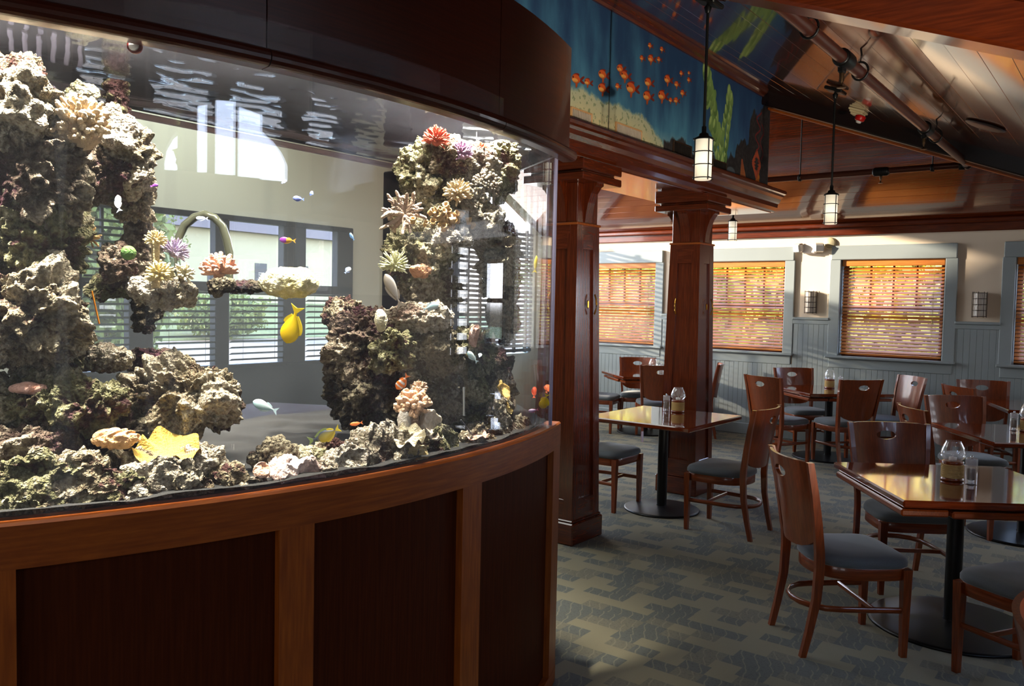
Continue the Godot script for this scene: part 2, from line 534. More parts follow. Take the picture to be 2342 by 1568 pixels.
func room() -> void:
	# floor
	var fl := MB.new(); fl.has_uv = true
	var T := 0.98
	fl.quad(Vector3(XL, 0, 3), Vector3(2.6, 0, 3), Vector3(2.6, 0, ZW), Vector3(XL, 0, ZW), Vector2(XL / T, 3 / T * 0.94), Vector2(2.6 / T, 3 / T * 0.94), Vector2(2.6 / T, ZW / T * 0.94), Vector2(XL / T, ZW / T * 0.94))
	fl.box(tf(Vector3(-2.2, -0.11, -3.4)), Vector3(9.8, 0.2, 13.0))
	var cm := StandardMaterial3D.new()
	cm.albedo_texture = carpet_image()
	cm.roughness = 0.95
	cm.metallic_specular = 0.15
	cm.rim_enabled = true; cm.rim = 0.3; cm.rim_tint = 0.8
	var f := obj("floor", fl, cm)
	tag(f, "patchwork carpet of beige and slate blocks with wavy pale threads", "carpet", "", "structure")
	# window wall with five openings
	var w := CSGCombiner3D.new(); w.name = "wall_far"; add_child(w)
	csg_box(w, Vector3(-2.2, 1.9, ZW - 0.08), Vector3(9.9, 4.0, 0.16))
	for x in WINX: csg_box(w, Vector3(x, 1.575, ZW - 0.08), Vector3(1.09, 1.13, 0.5), true)
	w.material_override = M.plaster
	tag(w, "cream plaster wall above blue wainscot with a row of blinded windows", "wall", "", "structure")
	# left wall
	var l := CSGCombiner3D.new(); l.name = "wall_left"; add_child(l)
	csg_box(l, Vector3(XL - 0.08, 1.8, -3.4), Vector3(0.16, 3.8, 13.0))
	csg_box(l, Vector3(XL - 0.08, 1.61, -4.58), Vector3(0.5, 1.42, 3.06), true)
	csg_box(l, Vector3(XL - 0.08, 2.15, -8.2), Vector3(0.5, 2.6, 2.6), true)
	csg_box(l, Vector3(XL - 0.08, 0.70, -7.0), Vector3(0.5, 0.20, 0.62), true)  # unseen low slot, placed to let a sun patch onto the floor
	l.material_override = M.sage
	tag(l, "pale sage wall, its tone imitating a reflection on the tank glass, with dark framed blinded windows seen through the aquarium", "wall", "", "structure")
	var wr := CSGCombiner3D.new(); wr.name = "wall_right"; add_child(wr)
	csg_box(wr, Vector3(2.68, 1.9, -3.4), Vector3(0.16, 4.0, 13.0))
	csg_box(wr, Vector3(2.68, 1.6, -2.2), Vector3(0.5, 1.2, 0.9), true)
	csg_box(wr, Vector3(2.68, 1.6, -3.25), Vector3(0.5, 1.2, 0.7), true)
	var ar := CSGPolygon3D.new(); ar.name = "cut"
	var pr := PackedVector2Array([Vector2(-0.92, 2.45), Vector2(0.92, 2.45)])
	for k in 19: pr.append(Vector2(0.92 * cos(PI * k / 18.0), 2.52 + 0.50 * sin(PI * k / 18.0)))
	ar.polygon = pr; ar.depth = 0.6; ar.operation = CSGShape3D.OPERATION_SUBTRACTION
	wr.add_child(ar)
	ar.rotation.y = PI / 2
	ar.position = Vector3(2.98, 0, -1.72)
	wr.material_override = M.plaster
	tag(wr, "cream side wall with an arched window, seen only as a reflection in the aquarium glass", "wall", "", "structure")
	var wb := obj("wall_back", bx(Vector3(-2.2, 1.9, 3.08), Vector3(9.9, 4.0, 0.16)), M.plaster)
	tag(wb, "plain cream wall behind the photographer", "wall", "", "structure")
	# wainscot below and between the windows: beadboard boards, cap rail, baseboard
	var ws := thing("trim_1", "grey blue beadboard wainscot with cap rail along the window wall", "wainscot", Vector3.ZERO, 0, "", "structure")
	var bw := 0.060
	var bm := {}
	var x := -6.95
	while x < 2.55:
		var top := 1.43
		for wx in WINX:
			if absf(x - wx) < 0.60 + bw * 0.5: top = 0.90
		if not bm.has(top):
			var b := MB.new()
			b.box(tf(Vector3(0, top * 0.5, 0)), Vector3(bw - 0.0008, top, 0.024), 0.0024)
			bm[top] = b.mesh()
		if x < -0.6: obj("beadboard_plank", bm[top], M.blue, ws, Vector3(x, 0, ZW + 0.012))
		x += bw
	obj("backing", bx(Vector3(0.95, 0.45, ZW + 0.008), Vector3(3.2, 0.9, 0.016)), M.blue, ws)
	var gaps := [[-6.98, -6.35], [-5.06, -4.63], [-3.33, -2.91], [-1.61, -1.19], [0.11, 0.53]]
	for g in gaps:
		var b := MB.new()
		var c := Vector3((g[0] + g[1]) / 2, 1.445, ZW + 0.022)
		b.box(tf(c), Vector3(g[1] - g[0], 0.03, 0.044), 0.006)
		b.box(tf(c + Vector3(0, -0.04, -0.006)), Vector3(g[1] - g[0], 0.05, 0.03), 0.005)
		obj("cap_rail", b, M.blue, ws)
	var bb := obj("baseboard_far", bx(Vector3(-2.2, 0.07, ZW + 0.02), Vector3(9.6, 0.14, 0.04), 0.008), M.blue)
	tag(bb, "grey blue baseboard along the foot of the window wall", "baseboard", "", "structure")
	# dark wainscot on the left wall
	var wl := obj("trim_2", bx(Vector3(XL + 0.012, 0.44, -4.58), Vector3(0.024, 0.88, 3.9), 0.004), plain(Color(0.20, 0.22, 0.22), 0.7))
	tag(wl, "dark blue grey wainscot under the left wall windows behind the tank", "wainscot", "", "structure")
	# crown trim where the far ceiling meets the window wall
	var cr := MB.new()
	cr.box(tf(Vector3(-2.2, 2.45, ZW + 0.02)), Vector3(9.6, 0.09, 0.04), 0.008)
	cr.box(tf(Vector3(-2.2, 2.515, ZW + 0.05)), Vector3(9.6, 0.05, 0.10), 0.012)
	var ct := obj("trim_3", cr, M.mahog_x)
	tag(ct, "varnished wood crown trim above the cream window wall", "trim", "", "structure")
	ceilings()
	for i in WINX.size(): window(i)
	left_windows()
	outside()

func ceilings() -> void:
	var rg := RandomNumberGenerator.new(); rg.seed = 21
	var ang := atan(0.39)
	# near slope, planks run away from the camera
	var cn := thing("ceiling", "sloping varnished plank ceiling over the near dining room", "ceiling", Vector3.ZERO, 0, "", "structure")
	var pw := 0.142
	var n := 24
	var meshes := []
	for k in 4:
		var b := MB.new()
		b.box(tf(Vector3.ZERO), Vector3(pw - 0.0008, 0.02, 4.46), 0.0012)
		meshes.append(b.mesh())
	for i in n:
		var s := (i + 0.5) * pw
		var o := obj("plank", meshes[i % 4], M.ceil_z, cn, Vector3(-2.87 + s * cos(ang), 3.55 - s * sin(ang), -5.27))
		o.rotation = Vector3(rg.randf_range(-0.0008, 0.0008), 0, -ang + rg.randf_range(-0.012, 0.012))
	var st := MB.new()
	st.box(Transform3D(Basis.from_euler(Vector3(0, 0, -ang)), Vector3(-2.87 + 1.75 * cos(ang) + 0.05, 3.60 - 1.75 * sin(ang) + 0.03, -5.27)), Vector3(3.6, 0.05, 4.5))
	st.box(tf(Vector3(1.45, 2.27, -5.27)), Vector3(2.4, 0.06, 4.5))
	st.box(tf(Vector3(-0.2, 3.66, -0.05)), Vector3(5.8, 0.06, 6.2))
	st.box(tf(Vector3(-4.98, 3.62, -2.25)), Vector3(4.2, 0.06, 10.6))
	obj("backing", st, M.mahog_z, cn)
	# gable infill over the rake
	var gp := MB.new()
	gp.prism(PackedVector2Array([Vector2(-7.0, 3.60), Vector2(-2.9, 3.53), Vector2(0.3, 2.27), Vector2(2.6, 2.22), Vector2(2.6, 3.9), Vector2(-7.0, 3.9)]), -7.54, -7.48)
	var gw := obj("wall_gable", gp, M.mahog_x)
	tag(gw, "dark wood infill above the sloping rake beam", "wall", "", "structure")
	# far slope, planks run parallel to the window wall
	var cf := thing("ceiling", "far plank ceiling rising from the window wall", "ceiling", Vector3.ZERO, 0, "", "structure")
	var a2 := atan(0.50)
	var p2 := 0.128
	var m2 := MB.new(); m2.box(tf(Vector3.ZERO), Vector3(9.6, 0.02, p2 - 0.0008), 0.0012)
	var mm := m2.mesh()
	for i in 21:
		var s := (i + 0.5) * p2
		var o := obj("plank", mm, M.ceil_x, cf, Vector3(-2.2, 2.53 + s * sin(a2), ZW + 0.02 + s * cos(a2)))
		o.rotation = Vector3(-a2 + rg.randf_range(-0.014, 0.014), rg.randf_range(-0.0008, 0.0008), 0)
	var sb := MB.new()
	sb.box(Transform3D(Basis.from_euler(Vector3(-a2, 0, 0)), Vector3(-2.2, 2.53 + 1.36 * sin(a2) + 0.05, ZW + 1.36 * cos(a2))), Vector3(9.8, 0.05, 2.9))
	obj("backing", sb, M.mahog_x, cf)
	# rake beam and the nearer rafter
	var bang := atan(0.39)
	var rk := MB.new()
	var L := 3.6
	var mid := Vector3(-2.86 + 0.5 * L * cos(bang), 3.437 - 0.5 * L * sin(bang) + 0.06, -7.45)
	rk.box(Transform3D(Basis.from_euler(Vector3(0, 0, -bang)), mid), Vector3(L, 0.17, 0.14), 0.01)
	var rb := thing("rake_beam", "dark sloping beam where the two plank ceilings meet", "beam", Vector3.ZERO, 0, "", "structure")
	obj("beam", rk, plain(Color(0.10, 0.035, 0.02), 0.35), rb)
	var rt := MB.new()
	rt.box(Transform3D(Basis.from_euler(Vector3(0, 0, -bang)), mid + Vector3(0.0, -0.095, -0.08)), Vector3(L, 0.03, 0.05), 0.006)
	obj("trim_strip", rt, M.cab_x, rb)
	var ra := MB.new()
	var c2 := Vector3(-2.87 + 1.6 * cos(bang), 3.50 - 1.6 * sin(bang) - 0.055, -3.14)
	ra.box(Transform3D(Basis.from_euler(Vector3(0, 0, -bang)), c2), Vector3(3.1, 0.15, 0.16), 0.012)
	ra.box(Transform3D(Basis.from_euler(Vector3(0, 0, -bang)), c2 + Vector3(0, 0.02, -0.10)), Vector3(3.1, 0.05, 0.06), 0.01)
	var gf := MB.new(); gf.prism(PackedVector2Array([Vector2(-2.87, 3.52), Vector2(0.3, 2.28), Vector2(2.6, 2.22), Vector2(2.6, 3.7), Vector2(-2.87, 3.7)]), -3.10, -3.05)
	var gb := obj("wall_header", gf, M.mahog_x)
	tag(gb, "dark wood boarding above the rafter at the top right corner", "wall", "", "structure")
	var rf := obj("rafter_beam", ra, M.mahog_x)
	tag(rf, "dark wood rafter crossing the ceiling at the top right corner", "beam", "", "structure")

func window(i: int) -> void:
	var x: float = WINX[i]
	var o := thing("window_%d" % (i + 1), ["blue trimmed window left of the second pillar", "blue trimmed window just right of the second pillar", "blue trimmed window between the two wall sconces", "blue trimmed window at the right edge of the picture", "blue trimmed window out of the picture on the right"][i], "window", Vector3(x, 0, ZW), 0, "", "structure")
	var hd := MB.new()
	hd.box(tf(Vector3(0, 2.207, 0.021)), Vector3(1.29, 0.16, 0.042), 0.006)
	obj("header", hd, M.blue, o)
	for s in [-1, 1]:
		obj("side_casing", bx(Vector3(s * 0.598, 1.57, 0.016), Vector3(0.118, 1.12, 0.032), 0.005), M.blue, o)
		obj("jamb", bx(Vector3(s * 0.538, 1.575, -0.075), Vector3(0.016, 1.11, 0.14), 0.0), M.blue, o)
	obj("sill", bx(Vector3(0, 1.015, 0.03), Vector3(1.34, 0.03, 0.10), 0.008), M.blue, o)
	obj("apron", bx(Vector3(0, 0.945, 0.016), Vector3(1.28, 0.11, 0.032), 0.006), M.blue, o)
	var ym := 1.585
	var sf := MB.new()
	for s in [-1, 1]: sf.box(tf(Vector3(s * 0.505, 1.58, -0.11)), Vector3(0.05, 1.1, 0.04), 0.004)
	for y in [1.05, ym, 2.11]: sf.box(tf(Vector3(0, y, -0.11)), Vector3(1.06, 0.06, 0.04), 0.004)
	obj("sash", sf, M.mahog_x, o)
	for k in 3: obj("muntin", bx(Vector3(-0.24 + k * 0.24, 1.85, -0.11), Vector3(0.022, 0.5, 0.025), 0.003), M.mahog_y, o)
	for y in [1.32, 1.85]: obj("pane", bx(Vector3(0, y, -0.115), Vector3(0.98, 0.5, 0.004)), M.glass, o)
	if i > 3: return
	# wooden venetian blind
	var lab: String = ["wood slat blind in the window left of the second pillar", "wood slat blind in the window just right of the second pillar", "wood slat blind in the window between the two wall sconces", "wood slat blind in the window cut by the right edge"][i]
	var b := thing("venetian_blind", lab, "blind", Vector3(x, 1.03, ZW - 0.035), 0, "wooden venetian blinds")
	obj("valance", bx(Vector3(0, 1.066, 0.03), Vector3(1.06, 0.085, 0.018), 0.006), M.blind, b)
	var sl := MB.new()
	sl.box(tf(Vector3.ZERO), Vector3(1.045, 0.0032, 0.050), 0.001)
	var sm := sl.mesh()
	var ns := 25
	for k in ns:
		var yy := 0.065 + k * 0.0388
		var ob := obj("slat", sm, M.blind, b, Vector3(0, yy, 0))
		ob.rotation.x = deg_to_rad(35.0)
	obj("bottom_rail", bx(Vector3(0, 0.028, 0), Vector3(1.045, 0.022, 0.05), 0.004), M.blind, b)
	for cx in [-0.42, 0.42]:
		var cd := MB.new()
		for zz in [-0.026, 0.026]: cd.tube([Vector3(cx, 0.03, zz), Vector3(cx, 1.05, zz)], 0.0012, 5)
		obj("ladder_cord", cd, M.rope, b)
	var cc := MB.new(); cc.tube([Vector3(0.43, 0.42, 0.035), Vector3(0.43, 1.05, 0.03)], 0.0015, 5)
	cc.lathe([[0.0, 0.40], [0.008, 0.405], [0.006, 0.425], [0.0, 0.43]], 8, tf(Vector3(0.43, 0, 0.035)))
	obj("pull_cord", cc, M.rope, b)

func left_windows() -> void:
	var o := thing("window_6", "row of dark framed windows seen through the tank", "window", Vector3(XL, 0, 0), 0, "", "structure")
	var posts := [[-3.03, -3.21], [-3.60, -3.82], [-4.43, -4.58], [-5.20, -5.48], [-5.90, -6.12]]
	for p in posts:
		obj("post", bx(Vector3(0.01, 1.61, (p[0] + p[1]) / 2), Vector3(0.10, 1.42, absf(p[0] - p[1])), 0.006), M.darkframe, o)
	var hr := MB.new()
	hr.box(tf(Vector3(0.02, 1.65, -4.58)), Vector3(0.08, 0.09, 3.06), 0.006)
	hr.box(tf(Vector3(0.02, 0.89, -4.58)), Vector3(0.10, 0.04, 3.06), 0.006)
	hr.box(tf(Vector3(0.02, 2.31, -4.58)), Vector3(0.10, 0.05, 3.06), 0.006)
	obj("rail", hr, M.darkframe, o)
	var lights := [[-3.21, -3.60], [-3.82, -4.43], [-4.58, -5.20], [-5.48, -5.90]]
	for p in lights:
		obj("pane", bx(Vector3(-0.06, 1.61, (p[0] + p[1]) / 2), Vector3(0.004, 1.4, p[0] - p[1])), M.glass, o)
	obj("muntin", bx(Vector3(-0.03, 1.98, -3.41), Vector3(0.03, 0.62, 0.022)), M.darkframe, o)
	var names := ["first dark blind behind the tank, left of the first post", "second dark blind behind the tank, under the yellow corals", "third dark blind behind the tank, left of the yellow tang", "fourth dark blind behind the tank, right of the yellow tang"]
	for i in 4:
		var p = lights[i]
		var b := thing("venetian_blind", names[i], "blind", Vector3(XL + 0.05, 0.92, (p[0] + p[1]) / 2), 0, "dark blinds behind the tank")
		var wd: float = p[0] - p[1] - 0.01
		var sl := MB.new(); sl.box(tf(Vector3.ZERO), Vector3(0.046, 0.006, wd), 0.001)
		var sm := sl.mesh()
		for k in (22 if i == 0 else 12):
			var ob := obj("slat", sm, M.darkslat, b, Vector3(0.02, 0.035 + k * 0.058, 0))
			ob.rotation.z = deg_to_rad(20.0)
		for s in [-0.3, 0.3]:
			var cd := MB.new(); cd.tube([Vector3(0.045, 0.02, s * wd), Vector3(0.045, 0.7, s * wd)], 0.0016, 5)
			obj("ladder_cord", cd, M.darkslat, b)
	# windows of the right wall, mirrored in the tank front
	var a := thing("window_7", "arched window with vertical bars, seen only as a reflection in the aquarium glass", "window", Vector3(2.6, 0, -1.72), 0, "", "structure")
	for z in [-0.60, -0.22, 0.17, 0.52]:
		var h := 0.07 + 0.50 * sqrt(1.0 - pow(z / 0.92, 2))
		obj("muntin", bx(Vector3(0.06, 2.45 + h * 0.5, z), Vector3(0.05, h, 0.10)), M.darkframe, a)
	var pp := PackedVector2Array([Vector2(-0.92, 2.45), Vector2(0.92, 2.45)])
	for k in 19: pp.append(Vector2(0.92 * cos(PI * k / 18.0), 2.52 + 0.50 * sin(PI * k / 18.0)))
	var pm := MB.new(); pm.prism(pp, -0.002, 0.002, Transform3D(Basis.from_euler(Vector3(0, PI / 2, 0)), Vector3(0.08, 0, 0)))
	obj("pane", pm, M.glass, a)
	var wz := thing("window_11", "grid barred window on the right wall, mirrored at the right reef tower", "window", Vector3(2.6, 0, -8.78), 0, "", "structure")
	for z in [-0.82, -0.28, 0.28, 0.82]: obj("muntin", bx(Vector3(-0.10, 1.55, z), Vector3(0.03, 1.6, 0.09)), M.darkframe, wz)
	for k in 9: obj("slat", bx(Vector3(-0.10, 0.85 + k * 0.18, 0), Vector3(0.03, 0.09, 1.66)), M.darkframe, wz)
	var wr2 := obj("trim_5", bx(Vector3(2.585, 0.80, -1.5), Vector3(0.03, 1.6, 8.0)), M.mahog_y)  # added dark board, unseen, to darken what the tank glass mirrors
	tag(wr2, "added dark panel low on the right wall out of the picture, darkens the tank reflection", "wainscot", "", "structure")
	var fe := obj("added_sky_screen", bx(Vector3(4.6, 0.8, -3.0), Vector3(0.1, 3.8, 9.0)), plain(Color(0.34, 0.32, 0.28), 0.9))  # added screen cutting the sky glare of the mirrored low windows
	tag(fe, "added board screen outside the right wall, dims the low windows mirrored in the tank", "fence", "", "structure")
	for i in 2:
		var ww: float = [0.9, 0.7][i]
		var wq := thing("window_%d" % (9 + i), ["first low window under the arched one on the right wall", "second low window near the arched one on the right wall"][i], "window", Vector3(2.6, 0, [-2.2, -3.25][i]), 0, "", "structure")
		obj("pane", bx(Vector3(0.06, 1.6, 0), Vector3(0.004, 1.2, ww)), M.glass, wq)
		obj("muntin", bx(Vector3(0.04, 1.6, 0), Vector3(0.03, 1.2, 0.025)), M.darkframe, wq)
		obj("rail", bx(Vector3(0.04, 1.6, 0), Vector3(0.03, 0.04, ww)), M.darkframe, wq)
	# tall left wall windows, mostly unseen, sized to let sun onto the far wall
	var t := thing("window_8", "mostly unseen tall windows on the left wall behind the pillars, sized to admit sun", "window", Vector3(XL, 0, -8.2), 0, "", "structure")
	for z in [-1.28, 1.28]: obj("post", bx(Vector3(-0.03, 2.15, z), Vector3(0.08, 2.6, 0.05), 0.006), M.blue, t)
	for z in [-0.63, 0.63]: obj("pane", bx(Vector3(-0.05, 2.15, z), Vector3(0.004, 2.58, 1.24)), M.glass, t)
	var db := thing("venetian_blind", "dark open slat blind glimpsed through the gap in the right reef tower", "blind", Vector3(XL + 0.05, 0.87, -8.2), 0, "dark blinds behind the tank")
	var sl2 := MB.new(); sl2.box(tf(Vector3.ZERO), Vector3(0.03, 0.043, 2.48), 0.001)
	var sm2 := sl2.mesh()
	for k in 27: obj("slat", sm2, M.darkslat, db, Vector3(0.01, 0.03 + k * 0.062, 0))
	for z in [-1.1, -0.85, -0.6, -0.35, -0.1, 0.15, 0.4, 0.65, 0.9, 1.15]: obj("tape", bx(Vector3(0.012, 0.85, z), Vector3(0.036, 1.7, 0.035)), M.darkslat, db)

func leafy(called: String, label: String, at: Vector3, r: Vector3, n: int, sd: int, cols: Array, trunk_h: float, grp := "trees outside the windows") -> void:
	var o := thing(called, label, "tree", at, 0, grp)
	var rg := RandomNumberGenerator.new(); rg.seed = sd
	var tb := MB.new(); tb.tube([Vector3(0, -0.2, 0), Vector3(0.05, trunk_h * 0.6, 0.03), Vector3(0, trunk_h + r.y * 0.6, 0)], [0.14, 0.11, 0.05], 8)
	obj("trunk", tb, plain(Color(0.22, 0.16, 0.11), 0.9), o)
	var lm := MB.new()
	lm.tri(Vector3(-0.045, 0, 0), Vector3(0, -0.01, 0.05), Vector3(0.045, 0, 0)); lm.tri(Vector3(0.045, 0, 0), Vector3(0, 0.012, -0.09), Vector3(-0.045, 0, 0))
	var mm := MultiMesh.new()
	mm.transform_format = MultiMesh.TRANSFORM_3D
	mm.use_colors = true
	mm.mesh = lm.mesh()
	mm.instance_count = n
	for i in n:
		var d := Vector3(rg.randfn(), rg.randfn(), rg.randfn()).normalized()
		var k := pow(rg.randf(), 0.45)
		var clump := 0.85 + 0.25 * sin(d.x * 7.0 + sd) * cos(d.y * 6.0) * sin(d.z * 8.0 + 1.0)
		var p := Vector3(d.x * r.x, d.y * r.y, d.z * r.z) * k * clump + Vector3(0, trunk_h + r.y * 0.8, 0)
		var b := Basis.from_euler(Vector3(rg.randf() * TAU, rg.randf() * TAU, rg.randf() * TAU)).scaled(Vector3.ONE * rg.randf_range(0.9, 2.0))
		mm.set_instance_transform(i, Transform3D(b, p))
		var c: Color = cols[0].lerp(cols[1], rg.randf())
		mm.set_instance_color(i, c)
	var mi := MultiMeshInstance3D.new()
	mi.name = "crown"
	mi.multimesh = mm
	var m := vcol(0.6, 0.3)
	m.backlight_enabled = true
	m.backlight = Color(0.5, 0.55, 0.2)
	mi.material_override = m
	mi.set_meta("kind", "stuff")
	o.add_child(mi)

func outside() -> void:
	var gm := StandardMaterial3D.new()
	gm.albedo_texture = ntex(0.03, 77, Color(0.20, 0.235, 0.05), Color(0.35, 0.37, 0.10), 5, 256)
	gm.uv1_triplanar = true; gm.uv1_scale = Vector3(0.4, 0.4, 0.4)
	gm.roughness = 0.95
	var g := obj("lawn", bx(Vector3(-20, -0.32, -12), Vector3(90, 0.2, 90)), gm)
	tag(g, "sunlit green lawn outside the windows", "lawn", "", "structure")
	var rd := obj("road", bx(Vector3(-20.5, -0.20, -14), Vector3(19, 0.05, 60)), plain(Color(0.36, 0.30, 0.23), 0.9))
	tag(rd, "pale road outside beyond the blinds behind the tank", "road", "", "structure")
	var bk := MB.new()
	bk.prism(PackedVector2Array([Vector2(-50, -0.4), Vector2(-30, -0.4), Vector2(-30, -0.15), Vector2(-44, 1.25), Vector2(-50, 1.25)]), -45, 15)
	var bo := obj("grass_bank", bk, gm)
	tag(bo, "sunlit grass bank rising beyond the pale road behind the tank", "lawn", "", "structure")
	# pale house across the road
	var h := thing("house", "pale house across the road seen through the tank", "building", Vector3(-47, 1.2, -33), 0.05)
	obj("wall", bx(Vector3(0, 2.2, 0), Vector3(5, 4.4, 16)), plain(Color(0.54, 0.51, 0.39), 0.9), h)
	var rp := MB.new(); rp.prism(PackedVector2Array([Vector2(-3, 4.4), Vector2(3, 4.4), Vector2(0, 6.2)]), -8.6, 8.6)
	obj("roof", rp, plain(Color(0.24, 0.19, 0.17), 0.9), h)
	for k in 4:
		var wn := obj("window", bx(Vector3(2.51, 1.9, -5.2 + k * 3.4), Vector3(0.06, 1.3, 0.9)), M.darkframe, h)
		obj("pane", bx(Vector3(0.035, 0, 0), Vector3(0.02, 1.1, 0.7)), plain(Color(0.55, 0.6, 0.62), 0.1), wn)
	# added sun blocker in house form, unseen; it shades the near windows
	var nb := thing("house", "added house shaped sun blocker beside the road, out of the picture", "building", Vector3(-16.5, -0.5, 4.0))
	obj("wall", bx(Vector3(0, 2.5, 0), Vector3(4, 5.0, 12.6)), plain(Color(0.7, 0.66, 0.6), 0.9), nb)
	var r2 := MB.new(); r2.prism(PackedVector2Array([Vector2(-2.4, 5.0), Vector2(2.4, 5.0), Vector2(0, 6.4)]), -6.6, 6.6)
	obj("roof", r2, plain(Color(0.24, 0.19, 0.17), 0.9), nb)
	# trees beyond the window wall and behind the tank
	var yg := [Color(0.42, 0.47, 0.04), Color(0.78, 0.74, 0.12)]
	var dg := [Color(0.07, 0.085, 0.02), Color(0.17, 0.19, 0.05)]
	var og := [Color(0.50, 0.40, 0.05), Color(0.82, 0.66, 0.14)]
	leafy("leafy_tree", "yellow green tree outside the window left of the second pillar", Vector3(-6.9, -0.5, -13.0), Vector3(1.5, 1.7, 1.1), 11000, 1, yg, 0.7)
	leafy("leafy_tree", "yellow green tree outside the window just right of the second pillar", Vector3(-4.6, -0.5, -13.4), Vector3(1.5, 1.8, 1.1), 11000, 2, yg, 0.6)
	leafy("leafy_tree", "golden leaved tree outside the window between the sconces", Vector3(-2.4, -0.5, -13.2), Vector3(1.4, 1.8, 1.1), 11000, 3, og, 0.6)
	leafy("leafy_tree", "yellow green tree outside the window at the right edge", Vector3(-0.2, -0.5, -13.4), Vector3(1.6, 1.8, 1.1), 11000, 4, yg, 0.6)
	for i in 4:
		leafy("leafy_tree", "shaded green tree in the back row outside the window wall", Vector3([-8.6, -5.6, -3.0, -0.4][i], -0.5, -16.5), Vector3(1.9, 2.4, 1.2), 7000, 20 + i, [dg[1], Color(0.40, 0.42, 0.06)], 0.6, "back row of trees outside the window wall")
	leafy("leafy_tree", "dark tree behind the blind left of the first post behind the tank", Vector3(-14.2, -0.5, -6.9), Vector3(1.4, 2.2, 1.4), 6000, 5, dg, 0.7)
	leafy("leafy_tree", "broad dark tree on the grass bank behind the tank", Vector3(-40, 0.6, -20.5), Vector3(3.0, 3.2, 3.0), 8000, 9, dg, 1.0)
	leafy("conifer", "tall dark conifer mirrored in the tank front inside the arched window", Vector3(7.9, -0.5, -1.05), Vector3(0.34, 2.5, 0.34), 7000, 6, dg, 0.8)
	leafy("leafy_tree", "small dark bush behind the second dark blind behind the tank", Vector3(-30.0, -0.3, -19.4), Vector3(2.4, 1.1, 2.0), 6000, 7, dg, 0.3)

# ---------- pillars, mural, ceiling fittings ----------
func tapered(b: MB, c: Vector3, y0: float, y1: float, a0: Vector2, a1: Vector2) -> void:
	var P := []
	for k in 2:
		var y := y0 if k == 0 else y1
		var h := a0 if k == 0 else a1
		for s in [[-1, 1], [1, 1], [1, -1], [-1, -1]]:
			P.append(c + Vector3(s[0] * h.x, y, s[1] * h.y))
	for i in 4:
		var j := (i + 1) % 4
		b.quad(P[i], P[j], P[4 + j], P[4 + i])
	b.quad(P[4], P[5], P[6], P[7])
	b.quad(P[3], P[2], P[1], P[0])

